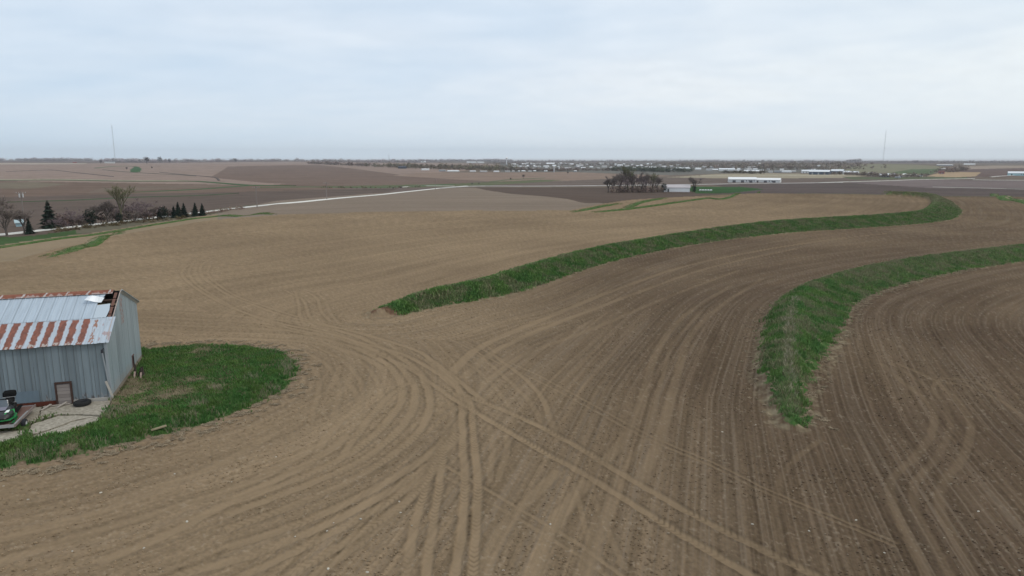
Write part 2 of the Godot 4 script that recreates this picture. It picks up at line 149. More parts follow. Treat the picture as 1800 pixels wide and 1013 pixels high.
var BUILDINGS = [
	[V(136, -576), 21.0, 6.1, Color(0.88, 0.88, 0.88), Color(0.50, 0.46, 0.46), "white metal shed with pinkish grey roof right of the bare grove", ""],
	[V(155, -669), 14.7, 2.8, Color(0.72, 0.72, 0.70), Color(0.74, 0.75, 0.76), "low white roofed building behind the shed at the grove", ""],
	[V(276, -837), 31.9, 6.5, Color(0.62, 0.63, 0.62), Color(0.80, 0.80, 0.79), "left half of the long white livestock building beyond the hill", ""],
	[V(303, -836), 32.2, 5.5, Color(0.68, 0.69, 0.68), Color(0.80, 0.80, 0.79), "right half of the long white livestock building beyond the hill", ""],
	[V(581, -1383), 17.3, 6.8, Color(0.72, 0.72, 0.70), Color(0.74, 0.75, 0.76), "white building touching the long dark blue shed at left", ""],
	[V(551, -1258), 33.9, 8.5, Color(0.10, 0.12, 0.15), Color(0.74, 0.75, 0.76), "long dark blue shed with white roof left of the right mast", ""],
	[V(1008, -2300), 26.9, 5.4, Color(0.72, 0.72, 0.70), Color(0.74, 0.75, 0.76), "lone white roof on the wooded slope above the dark blue shed", ""],
	[V(611, -1319), 21.5, 8.4, Color(0.10, 0.12, 0.15), Color(0.74, 0.75, 0.76), "white roofed dark walled shop right of the dark blue shed", ""],
	[V(606, -1268), 11.6, 6.4, Color(0.72, 0.72, 0.70), Color(0.74, 0.75, 0.76), "white gabled building right of the dark walled shop", ""],
	[V(628, -1288), 14.1, 5.3, Color(0.72, 0.72, 0.70), Color(0.74, 0.75, 0.76), "white low building in the business row, third from the dark shed", ""],
	[V(607, -1221), 10.1, 2.8, Color(0.30, 0.31, 0.32), Color(0.74, 0.75, 0.76), "grey low building ending the business row left of the mast", ""],
	[V(570, -1074), 12.0, 4.8, Color(0.10, 0.12, 0.15), Color(0.74, 0.75, 0.76), "dark fronted building below the right mast", ""],
	[V(633, -1170), 13.1, 3.5, Color(0.72, 0.72, 0.70), Color(0.74, 0.75, 0.76), "white building just right of the dark fronted one below the mast", ""],
	[V(557, -1012), 6.7, 2.5, Color(0.30, 0.31, 0.32), Color(0.30, 0.31, 0.32), "small grey shed in the field right of the mast", ""],
	[V(630, -1113), 15.8, 3.4, Color(0.60, 0.55, 0.44), Color(0.66, 0.62, 0.50), "cream building between the mast and the tan mound", ""],
	[V(628, -1077), 5.1, 2.6, Color(0.60, 0.55, 0.44), Color(0.30, 0.31, 0.32), "tiny tan shed left of the tan mound", ""],
	[V(1046, -1676), 34.1, 4.6, Color(0.20, 0.20, 0.22), Color(0.74, 0.75, 0.76), "long white roofed building on the hill above the tan mound", ""],
	[V(765, -1249), 8.4, 6.0, Color(0.24, 0.07, 0.06), Color(0.20, 0.10, 0.09), "dark red barn at the foot of the tan mound", ""],
	[V(801, -1108), 27.0, 6.8, Color(0.42, 0.60, 0.62), Color(0.74, 0.75, 0.76), "pale teal building at the right edge of the view", ""],
	[V(453, -1866), 41.1, 6.3, Color(0.72, 0.72, 0.70), Color(0.74, 0.75, 0.76), "long bright white building above the bare grove", ""],
	[V(383, -1664), 23.9, 3.4, Color(0.72, 0.72, 0.70), Color(0.74, 0.75, 0.76), "low white annex in front of the long bright building", ""],
	[V(502, -1638), 35.2, 7.0, Color(0.72, 0.72, 0.70), Color(0.74, 0.75, 0.76), "broad white building with raised middle in the right of town", ""],
	[V(498, -1458), 30.4, 5.7, Color(0.60, 0.57, 0.50), Color(0.74, 0.75, 0.76), "tan and white warehouse left of the dark blue shed", ""],
	[V(566, -1449), 21.8, 4.4, Color(0.72, 0.72, 0.70), Color(0.74, 0.75, 0.76), "long white building between warehouse and dark blue shed", ""],
	[V(550, -1451), 14.0, 4.1, Color(0.30, 0.31, 0.32), Color(0.30, 0.31, 0.32), "grey shed left of the long white building", ""],
	[V(173, -1694), 11.2, 7.7, Color(0.72, 0.72, 0.70), Color(0.74, 0.75, 0.76), "tall white hall at the right end of the town's near row", ""],
	[V(122, -1721), 18.4, 6.0, Color(0.72, 0.72, 0.70), Color(0.74, 0.75, 0.76), "white hall left of the silo in the town's near row", ""],
	[V(136, -1686), 11.1, 7.0, Color(0.72, 0.72, 0.70), Color(0.74, 0.75, 0.76), "white gabled hall in the middle of the town's near row", ""],
	[V(87, -1589), 11.8, 5.2, Color(0.24, 0.07, 0.06), Color(0.25, 0.16, 0.15), "red barn in the town's near row", ""],
	[V(-124, -1492), 24.6, 3.4, Color(0.72, 0.72, 0.70), Color(0.74, 0.75, 0.76), "white long low building left of the town", ""],
	[V(-290, -1847), 20.0, 6.9, Color(0.07, 0.08, 0.10), Color(0.10, 0.10, 0.12), "dark building on the slope left of the town", ""],
	[V(-200, -1626), 17.5, 4.0, Color(0.72, 0.72, 0.70), Color(0.74, 0.75, 0.76), "white building right of the dark one left of town", ""],
	[V(-151, -1514), 13.8, 3.8, Color(0.30, 0.31, 0.32), Color(0.30, 0.31, 0.32), "grey low building left of the white long one", ""],
	[V(-646, -5059), 54.5, 10.1, Color(0.72, 0.72, 0.70), Color(0.74, 0.75, 0.76), "white farmstead on the skyline left of the water tower", ""],
	[V(-260, -4476), 59.0, 8.1, Color(0.72, 0.72, 0.70), Color(0.74, 0.75, 0.76), "white building among trees on the skyline hill, left one", ""],
	[V(-199, -4492), 44.4, 7.4, Color(0.72, 0.72, 0.70), Color(0.74, 0.75, 0.76), "white building among trees on the skyline hill, right one", ""],
	[V(-1897, -3312), 40.8, 7.5, Color(0.60, 0.60, 0.58), Color(0.30, 0.31, 0.32), "pale farmhouse at the foot of the left mast", ""],
	[V(-4831, -7593), 44.4, 11.8, Color(0.72, 0.72, 0.70), Color(0.74, 0.75, 0.76), "white farm building on the far left skyline", ""],
	[V(-2018, -3243), 15.7, 4.7, Color(0.24, 0.07, 0.06), Color(0.24, 0.07, 0.06), "tiny red shed on the far left hill", ""],
	[V(-160, -225), 2.2, 2.4, Color(0.35, 0.50, 0.55), Color(0.40, 0.50, 0.52), "narrow pale blue shed among the trees at the left edge", ""],
	[V(130, -3492), 25.9, 6.9, Color(0.72, 0.72, 0.70), Color(0.74, 0.75, 0.76), "small pale roof among bare trees in the back left of the distant town", "1"],
	[V(174, -3177), 36.6, 9.4, Color(0.72, 0.72, 0.70), Color(0.74, 0.75, 0.76), "small pale roof among bare trees in the back left of the distant town", "1"],
	[V(93, -3401), 9.8, 7.8, Color(0.72, 0.72, 0.70), Color(0.74, 0.75, 0.76), "small pale roof among bare trees in the back left of the distant town", "1"],
	[V(55, -3235), 21.3, 7.5, Color(0.72, 0.72, 0.70), Color(0.74, 0.75, 0.76), "small pale roof among bare trees in the back left of the distant town", "1"],
	[V(20, -3164), 18.2, 5.2, Color(0.72, 0.72, 0.70), Color(0.74, 0.75, 0.76), "small pale roof among bare trees in the back left of the distant town", "1"],
	[V(256, -3041), 22.6, 7.0, Color(0.72, 0.72, 0.70), Color(0.74, 0.75, 0.76), "small pale roof among bare trees in the back middle of the distant town", "1"],
	[V(255, -2631), 28.3, 6.1, Color(0.72, 0.72, 0.70), Color(0.74, 0.75, 0.76), "small pale roof among bare trees in the back middle of the distant town", "1"],
	[V(24, -2491), 20.5, 3.9, Color(0.72, 0.72, 0.70), Color(0.74, 0.75, 0.76), "small pale roof among bare trees in the back left of the distant town", "1"],
	[V(52, -2483), 24.5, 3.9, Color(0.72, 0.72, 0.70), Color(0.74, 0.75, 0.76), "small pale roof among bare trees in the back left of the distant town", "1"],
	[V(137, -2286), 11.3, 7.5, Color(0.72, 0.72, 0.70), Color(0.74, 0.75, 0.76), "small pale roof among bare trees in the back left of the distant town", "1"],
	[V(88, -2423), 23.9, 3.6, Color(0.72, 0.72, 0.70), Color(0.74, 0.75, 0.76), "small pale roof among bare trees in the back left of the distant town", "1"],
	[V(122, -2520), 18.7, 4.2, Color(0.72, 0.72, 0.70), Color(0.74, 0.75, 0.76), "small pale roof among bare trees in the back left of the distant town", "1"],
	[V(3, -1486), 4.9, 2.7, Color(0.72, 0.72, 0.70), Color(0.74, 0.75, 0.76), "small pale roof among bare trees in the front left of the distant town", "1"],
	[V(24, -1499), 7.4, 2.7, Color(0.72, 0.72, 0.70), Color(0.74, 0.75, 0.76), "small pale roof among bare trees in the front left of the distant town", "1"],
	[V(15, -1487), 4.0, 2.7, Color(0.72, 0.72, 0.70), Color(0.74, 0.75, 0.76), "small pale roof among bare trees in the front left of the distant town", "1"],
	[V(74, -1539), 6.3, 2.5, Color(0.72, 0.72, 0.70), Color(0.74, 0.75, 0.76), "small pale roof among bare trees in the front left of the distant town", "1"],
	[V(39, -1512), 6.2, 2.5, Color(0.72, 0.72, 0.70), Color(0.74, 0.75, 0.76), "small pale roof among bare trees in the front left of the distant town", "1"],
	[V(49, -1513), 5.0, 2.7, Color(0.72, 0.72, 0.70), Color(0.74, 0.75, 0.76), "small pale roof among bare trees in the front left of the distant town", "1"],
	[V(138, -1526), 6.3, 2.8, Color(0.72, 0.72, 0.70), Color(0.74, 0.75, 0.76), "small pale roof among bare trees in the front middle of the distant town", "1"],
	[V(436, -2959), 7.4, 6.4, Color(0.72, 0.72, 0.70), Color(0.74, 0.75, 0.76), "small pale roof among bare trees in the back middle of the distant town", "1"],
	[V(428, -2784), 9.3, 5.6, Color(0.72, 0.72, 0.70), Color(0.74, 0.75, 0.76), "small pale roof among bare trees in the back middle of the distant town", "1"],
	[V(484, -3038), 7.6, 6.1, Color(0.72, 0.72, 0.70), Color(0.74, 0.75, 0.76), "small pale roof among bare trees in the back middle of the distant town", "1"],
	[V(435, -2620), 8.7, 4.8, Color(0.72, 0.72, 0.70), Color(0.74, 0.75, 0.76), "small pale roof among bare trees in the back middle of the distant town", "1"],
	[V(504, -2939), 7.4, 5.4, Color(0.72, 0.72, 0.70), Color(0.74, 0.75, 0.76), "small pale roof among bare trees in the back middle of the distant town", "1"],
	[V(439, -2464), 8.2, 4.5, Color(0.72, 0.72, 0.70), Color(0.74, 0.75, 0.76), "small pale roof among bare trees in the back middle of the distant town", "1"],
	[V(511, -2771), 7.0, 5.1, Color(0.72, 0.72, 0.70), Color(0.74, 0.75, 0.76), "small pale roof among bare trees in the back middle of the distant town", "1"],
	[V(427, -2237), 9.4, 4.1, Color(0.72, 0.72, 0.70), Color(0.74, 0.75, 0.76), "small pale roof among bare trees in the front middle of the distant town", "1"],
	[V(340, -1945), 13.0, 4.2, Color(0.72, 0.72, 0.70), Color(0.74, 0.75, 0.76), "small pale roof among bare trees in the front middle of the distant town", "1"],
	[V(364, -1955), 13.1, 4.3, Color(0.72, 0.72, 0.70), Color(0.74, 0.75, 0.76), "small pale roof among bare trees in the front middle of the distant town", "1"],
	[V(423, -2109), 19.5, 5.3, Color(0.72, 0.72, 0.70), Color(0.74, 0.75, 0.76), "small pale roof among bare trees in the front middle of the distant town", "1"],
	[V(472, -2183), 12.9, 6.6, Color(0.72, 0.72, 0.70), Color(0.74, 0.75, 0.76), "small pale roof among bare trees in the front right of the distant town", "1"],
	[V(496, -1867), 14.3, 4.5, Color(0.72, 0.72, 0.70), Color(0.74, 0.75, 0.76), "small pale roof among bare trees in the front right of the distant town", "1"],
	[V(485, -1724), 16.2, 4.1, Color(0.72, 0.72, 0.70), Color(0.74, 0.75, 0.76), "small pale roof among bare trees in the front right of the distant town", "1"],
	[V(495, -1707), 13.2, 3.8, Color(0.72, 0.72, 0.70), Color(0.74, 0.75, 0.76), "small pale roof among bare trees in the front right of the distant town", "1"],
	[V(612, -2087), 8.9, 3.6, Color(0.72, 0.72, 0.70), Color(0.74, 0.75, 0.76), "small pale roof among bare trees in the front right of the distant town", "1"],
	[V(527, -1639), 12.7, 3.1, Color(0.72, 0.72, 0.70), Color(0.74, 0.75, 0.76), "small pale roof among bare trees in the front right of the distant town", "1"],
	[V(538, -1459), 7.7, 3.3, Color(0.72, 0.72, 0.70), Color(0.74, 0.75, 0.76), "small pale roof among bare trees in the front right of the distant town", "1"],
	[V(584, -1639), 7.2, 2.9, Color(0.72, 0.72, 0.70), Color(0.74, 0.75, 0.76), "small pale roof among bare trees in the front right of the distant town", "1"],
	[V(605, -1505), 8.0, 2.7, Color(0.72, 0.72, 0.70), Color(0.74, 0.75, 0.76), "small pale roof among bare trees in the front right of the distant town", "1"],
	[V(254, -2246), 11.2, 4.1, Color(0.72, 0.72, 0.70), Color(0.74, 0.75, 0.76), "small pale roof among bare trees in the back middle of the distant town", "1"],
	[V(248, -2015), 8.3, 3.3, Color(0.72, 0.72, 0.70), Color(0.74, 0.75, 0.76), "small pale roof among bare trees in the front middle of the distant town", "1"],
	[V(308, -2352), 11.7, 3.9, Color(0.72, 0.72, 0.70), Color(0.74, 0.75, 0.76), "small pale roof among bare trees in the back middle of the distant town", "1"],
	[V(277, -1965), 9.8, 3.6, Color(0.72, 0.72, 0.70), Color(0.74, 0.75, 0.76), "small pale roof among bare trees in the front middle of the distant town", "1"],
	[V(291, -1913), 8.0, 3.2, Color(0.72, 0.72, 0.70), Color(0.74, 0.75, 0.76), "small pale roof among bare trees in the front middle of the distant town", "1"],
	[V(230, -3395), 14.0, 5.6, Color(0.72, 0.72, 0.70), Color(0.74, 0.75, 0.76), "small pale roof among bare trees in the back left of the distant town", "1"],
	[V(280, -3648), 12.0, 5.4, Color(0.72, 0.72, 0.70), Color(0.74, 0.75, 0.76), "small pale roof among bare trees in the back middle of the distant town", "1"],
	[V(329, -3087), 12.8, 5.1, Color(0.72, 0.72, 0.70), Color(0.74, 0.75, 0.76), "small pale roof among bare trees in the back middle of the distant town", "1"],
	[V(342, -2898), 9.6, 4.8, Color(0.72, 0.72, 0.70), Color(0.74, 0.75, 0.76), "small pale roof among bare trees in the back middle of the distant town", "1"],
	[V(424, -3083), 7.7, 5.1, Color(0.72, 0.72, 0.70), Color(0.74, 0.75, 0.76), "small pale roof among bare trees in the back middle of the distant town", "1"],
	[V(581, -2760), 9.3, 4.6, Color(0.72, 0.72, 0.70), Color(0.74, 0.75, 0.76), "small pale roof among bare trees in the back right of the distant town", "1"],
	[V(577, -2543), 10.7, 4.3, Color(0.72, 0.72, 0.70), Color(0.74, 0.75, 0.76), "small pale roof among bare trees in the back right of the distant town", "1"],
	[V(630, -2470), 8.4, 4.2, Color(0.72, 0.72, 0.70), Color(0.74, 0.75, 0.76), "small pale roof among bare trees in the back right of the distant town", "1"],
	[V(695, -2586), 6.6, 4.4, Color(0.72, 0.72, 0.70), Color(0.74, 0.75, 0.76), "small pale roof among bare trees in the back right of the distant town", "1"],
	[V(-83, -1477), 12.2, 2.4, Color(0.72, 0.72, 0.70), Color(0.74, 0.75, 0.76), "small pale roof among bare trees in the front left of the distant town", "1"],
	[V(-59, -1469), 14.5, 2.4, Color(0.72, 0.72, 0.70), Color(0.74, 0.75, 0.76), "small pale roof among bare trees in the front left of the distant town", "1"],
	[V(-33, -1471), 10.9, 2.4, Color(0.72, 0.72, 0.70), Color(0.74, 0.75, 0.76), "small pale roof among bare trees in the front left of the distant town", "1"],
	[V(-9, -1484), 9.8, 2.4, Color(0.72, 0.72, 0.70), Color(0.74, 0.75, 0.76), "small pale roof among bare trees in the front left of the distant town", "1"],
	[V(-7, -1877), 9.3, 3.1, Color(0.72, 0.72, 0.70), Color(0.74, 0.75, 0.76), "small pale roof among bare trees in the front left of the distant town", "1"],
	[V(0, -1698), 7.0, 2.8, Color(0.72, 0.72, 0.70), Color(0.74, 0.75, 0.76), "small pale roof among bare trees in the front left of the distant town", "1"],
	[V(608, -1198), 5.5, 2.4, Color(0.72, 0.72, 0.70), Color(0.74, 0.75, 0.76), "small pale roof among bare trees in the front right of the distant town", "1"],
	[V(589, -1142), 6.3, 2.4, Color(0.72, 0.72, 0.70), Color(0.74, 0.75, 0.76), "small pale roof among bare trees in the front right of the distant town", "1"],
	[V(635, -1213), 4.5, 2.4, Color(0.72, 0.72, 0.70), Color(0.74, 0.75, 0.76), "small pale roof among bare trees in the front right of the distant town", "1"],
	[V(593, -1068), 5.0, 2.4, Color(0.72, 0.72, 0.70), Color(0.74, 0.75, 0.76), "small pale roof among bare trees in the front right of the distant town", "1"],
	[V(663, -1183), 4.5, 2.4, Color(0.72, 0.72, 0.70), Color(0.74, 0.75, 0.76), "small pale roof among bare trees in the front right of the distant town", "1"],
	[V(657, -1144), 5.4, 2.4, Color(0.72, 0.72, 0.70), Color(0.74, 0.75, 0.76), "small pale roof among bare trees in the front right of the distant town", "1"],
	[V(650, -1431), 7.8, 2.6, Color(0.72, 0.72, 0.70), Color(0.74, 0.75, 0.76), "small pale roof among bare trees in the front right of the distant town", "1"],
	[V(738, -1569), 7.1, 2.9, Color(0.72, 0.72, 0.70), Color(0.74, 0.75, 0.76), "small pale roof among bare trees in the front right of the distant town", "1"],
	[V(673, -2028), 10.5, 3.5, Color(0.72, 0.72, 0.70), Color(0.74, 0.75, 0.76), "small pale roof among bare trees in the front right of the distant town", "1"],
	[V(695, -1905), 8.3, 3.0, Color(0.72, 0.72, 0.70), Color(0.74, 0.75, 0.76), "small pale roof among bare trees in the front right of the distant town", "1"],
	[V(688, -1787), 9.5, 3.2, Color(0.72, 0.72, 0.70), Color(0.74, 0.75, 0.76), "small pale roof among bare trees in the front right of the distant town", "1"],
	[V(789, -1947), 8.6, 3.5, Color(0.72, 0.72, 0.70), Color(0.74, 0.75, 0.76), "small pale roof among bare trees in the front right of the distant town", "1"],
	[V(763, -1775), 9.5, 3.2, Color(0.72, 0.72, 0.70), Color(0.74, 0.75, 0.76), "small pale roof among bare trees in the front right of the distant town", "1"],
	[V(666, -1304), 7.2, 2.4, Color(0.72, 0.72, 0.70), Color(0.74, 0.75, 0.76), "small pale roof among bare trees in the front right of the distant town", "1"],
	[V(1531, -2349), 32.3, 4.2, Color(0.72, 0.72, 0.70), Color(0.74, 0.75, 0.76), "small pale roof among bare trees in the back right of the distant town", "1"],
	[V(1365, -2218), 42.8, 3.9, Color(0.72, 0.72, 0.70), Color(0.74, 0.75, 0.76), "small pale roof among bare trees in the back right of the distant town", "1"],
	[V(108, -3450), 15.3, 5.6, Color(0.72, 0.72, 0.70), Color(0.74, 0.75, 0.76), "small pale roof among bare trees in the back left of the distant town", "1"],
	[V(405, -2471), 17.5, 5.7, Color(0.72, 0.72, 0.70), Color(0.74, 0.75, 0.76), "small pale roof among bare trees in the back middle of the distant town", "1"],
	[V(827, -2660), 14.3, 4.9, Color(0.72, 0.72, 0.70), Color(0.74, 0.75, 0.76), "small pale roof among bare trees in the back right of the distant town", "1"],
	[V(75, -3450), 12.2, 8.3, Color(0.72, 0.72, 0.70), Color(0.74, 0.75, 0.76), "small pale roof among bare trees in the back left of the distant town", "1"],
	[V(623, -1919), 13.0, 3.4, Color(0.72, 0.72, 0.70), Color(0.74, 0.75, 0.76), "small pale roof among bare trees in the front right of the distant town", "1"],
	[V(456, -2123), 13.2, 5.0, Color(0.72, 0.72, 0.70), Color(0.74, 0.75, 0.76), "small pale roof among bare trees in the front right of the distant town", "1"],
	[V(425, -3328), 18.3, 7.2, Color(0.72, 0.72, 0.70), Color(0.74, 0.75, 0.76), "small pale roof among bare trees in the back middle of the distant town", "1"],
	[V(720, -2810), 13.9, 4.6, Color(0.72, 0.72, 0.70), Color(0.74, 0.75, 0.76), "small pale roof among bare trees in the back right of the distant town", "1"],
	[V(639, -1844), 10.1, 3.5, Color(0.72, 0.72, 0.70), Color(0.74, 0.75, 0.76), "small pale roof among bare trees in the front right of the distant town", "1"],
	[V(310, -2351), 16.2, 5.5, Color(0.72, 0.72, 0.70), Color(0.74, 0.75, 0.76), "small pale roof among bare trees in the back middle of the distant town", "1"],
	[V(632, -2462), 13.8, 4.8, Color(0.72, 0.72, 0.70), Color(0.74, 0.75, 0.76), "small pale roof among bare trees in the back right of the distant town", "1"],
	[V(485, -2641), 17.4, 4.1, Color(0.72, 0.72, 0.70), Color(0.74, 0.75, 0.76), "small pale roof among bare trees in the back middle of the distant town", "1"],
	[V(6, -2165), 8.3, 4.3, Color(0.72, 0.72, 0.70), Color(0.74, 0.75, 0.76), "small pale roof among bare trees in the front left of the distant town", "1"],
	[V(639, -2566), 19.5, 4.4, Color(0.72, 0.72, 0.70), Color(0.74, 0.75, 0.76), "small pale roof among bare trees in the back right of the distant town", "1"],
	[V(659, -2785), 16.0, 5.0, Color(0.72, 0.72, 0.70), Color(0.74, 0.75, 0.76), "small pale roof among bare trees in the back right of the distant town", "1"],
	[V(97, -1979), 8.0, 4.0, Color(0.72, 0.72, 0.70), Color(0.74, 0.75, 0.76), "small pale roof among bare trees in the front left of the distant town", "1"],
	[V(949, -2791), 8.2, 5.0, Color(0.72, 0.72, 0.70), Color(0.74, 0.75, 0.76), "small pale roof among bare trees in the back right of the distant town", "1"],
	[V(677, -2177), 8.3, 4.1, Color(0.72, 0.72, 0.70), Color(0.74, 0.75, 0.76), "small pale roof among bare trees in the front right of the distant town", "1"],
	[V(58, -2612), 7.0, 5.7, Color(0.72, 0.72, 0.70), Color(0.74, 0.75, 0.76), "small pale roof among bare trees in the back left of the distant town", "1"],
	[V(587, -1734), 11.2, 4.4, Color(0.72, 0.72, 0.70), Color(0.74, 0.75, 0.76), "small pale roof among bare trees in the front right of the distant town", "1"],
	[V(410, -2673), 19.6, 6.1, Color(0.72, 0.72, 0.70), Color(0.74, 0.75, 0.76), "small pale roof among bare trees in the back middle of the distant town", "1"],
	[V(101, -1764), 9.8, 4.0, Color(0.72, 0.72, 0.70), Color(0.74, 0.75, 0.76), "small pale roof among bare trees in the front left of the distant town", "1"],
	[V(596, -2819), 13.4, 4.7, Color(0.72, 0.72, 0.70), Color(0.74, 0.75, 0.76), "small pale roof among bare trees in the back right of the distant town", "1"],
	[V(391, -1700), 7.2, 2.6, Color(0.72, 0.72, 0.70), Color(0.74, 0.75, 0.76), "small pale roof among bare trees in the front right of the distant town", "1"],
	[V(8, -3316), 21.0, 6.1, Color(0.72, 0.72, 0.70), Color(0.74, 0.75, 0.76), "small pale roof among bare trees in the back left of the distant town", "1"],
	[V(630, -2987), 22.3, 5.8, Color(0.72, 0.72, 0.70), Color(0.74, 0.75, 0.76), "small pale roof among bare trees in the back right of the distant town", "1"],
	[V(595, -3074), 8.6, 5.2, Color(0.72, 0.72, 0.70), Color(0.74, 0.75, 0.76), "small pale roof among bare trees in the back middle of the distant town", "1"],
	[V(313, -3219), 8.6, 6.4, Color(0.72, 0.72, 0.70), Color(0.74, 0.75, 0.76), "small pale roof among bare trees in the back middle of the distant town", "1"],
	[V(335, -1657), 5.2, 3.4, Color(0.72, 0.72, 0.70), Color(0.74, 0.75, 0.76), "small pale roof among bare trees in the front middle of the distant town", "1"],
	[V(758, -2423), 18.6, 5.0, Color(0.72, 0.72, 0.70), Color(0.74, 0.75, 0.76), "small pale roof among bare trees in the back right of the distant town", "1"],
	[V(87, -2729), 7.2, 5.2, Color(0.72, 0.72, 0.70), Color(0.74, 0.75, 0.76), "small pale roof among bare trees in the back left of the distant town", "1"],
	[V(356, -1760), 11.8, 3.5, Color(0.72, 0.72, 0.70), Color(0.74, 0.75, 0.76), "small pale roof among bare trees in the front middle of the distant town", "1"],
	[V(427, -2734), 10.1, 4.7, Color(0.72, 0.72, 0.70), Color(0.74, 0.75, 0.76), "small pale roof among bare trees in the back middle of the distant town", "1"],
	[V(55, -1824), 5.8, 2.8, Color(0.72, 0.72, 0.70), Color(0.74, 0.75, 0.76), "small pale roof among bare trees in the front left of the distant town", "1"],
	[V(766, -2217), 17.3, 4.4, Color(0.72, 0.72, 0.70), Color(0.74, 0.75, 0.76), "small pale roof among bare trees in the front right of the distant town", "1"],
	[V(720, -2119), 14.3, 5.0, Color(0.72, 0.72, 0.70), Color(0.74, 0.75, 0.76), "small pale roof among bare trees in the front right of the distant town", "1"],
	[V(239, -3427), 12.1, 8.0, Color(0.72, 0.72, 0.70), Color(0.74, 0.75, 0.76), "small pale roof among bare trees in the back middle of the distant town", "1"],
	[V(601, -1769), 7.7, 4.0, Color(0.72, 0.72, 0.70), Color(0.74, 0.75, 0.76), "small pale roof among bare trees in the front right of the distant town", "1"],
	[V(681, -2141), 14.6, 4.5, Color(0.72, 0.72, 0.70), Color(0.74, 0.75, 0.76), "small pale roof among bare trees in the front right of the distant town", "1"],
	[V(198, -2106), 8.0, 5.1, Color(0.72, 0.72, 0.70), Color(0.74, 0.75, 0.76), "small pale roof among bare trees in the front middle of the distant town", "1"],
	[V(988, -2815), 21.7, 7.3, Color(0.72, 0.72, 0.70), Color(0.74, 0.75, 0.76), "small pale roof among bare trees in the back right of the distant town", "1"],
	[V(883, -3042), 21.9, 5.1, Color(0.72, 0.72, 0.70), Color(0.74, 0.75, 0.76), "small pale roof among bare trees in the back right of the distant town", "1"],
	[V(308, -2185), 6.1, 3.6, Color(0.72, 0.72, 0.70), Color(0.74, 0.75, 0.76), "small pale roof among bare trees in the front middle of the distant town", "1"],
	[V(636, -2243), 14.3, 5.6, Color(0.72, 0.72, 0.70), Color(0.74, 0.75, 0.76), "small pale roof among bare trees in the front right of the distant town", "1"],
	[V(626, -3201), 22.9, 4.9, Color(0.72, 0.72, 0.70), Color(0.74, 0.75, 0.76), "small pale roof among bare trees in the back middle of the distant town", "1"],
	[V(413, -3249), 21.2, 7.4, Color(0.72, 0.72, 0.70), Color(0.74, 0.75, 0.76), "small pale roof among bare trees in the back middle of the distant town", "1"],
	[V(751, -2242), 16.1, 4.0, Color(0.72, 0.72, 0.70), Color(0.74, 0.75, 0.76), "small pale roof among bare trees in the front right of the distant town", "1"],
	[V(741, -2546), 18.2, 6.0, Color(0.72, 0.72, 0.70), Color(0.74, 0.75, 0.76), "small pale roof among bare trees in the back right of the distant town", "1"],
	[V(160, -2416), 6.3, 3.7, Color(0.72, 0.72, 0.70), Color(0.74, 0.75, 0.76), "small pale roof among bare trees in the back left of the distant town", "1"],
	[V(647, -2354), 16.4, 5.1, Color(0.72, 0.72, 0.70), Color(0.74, 0.75, 0.76), "small pale roof among bare trees in the back right of the distant town", "1"],
	[V(455, -2544), 16.2, 5.2, Color(0.72, 0.72, 0.70), Color(0.74, 0.75, 0.76), "small pale roof among bare trees in the back middle of the distant town", "1"],
	[V(-4, -1846), 12.1, 2.9, Color(0.72, 0.72, 0.70), Color(0.74, 0.75, 0.76), "small pale roof among bare trees in the front left of the distant town", "1"]
]
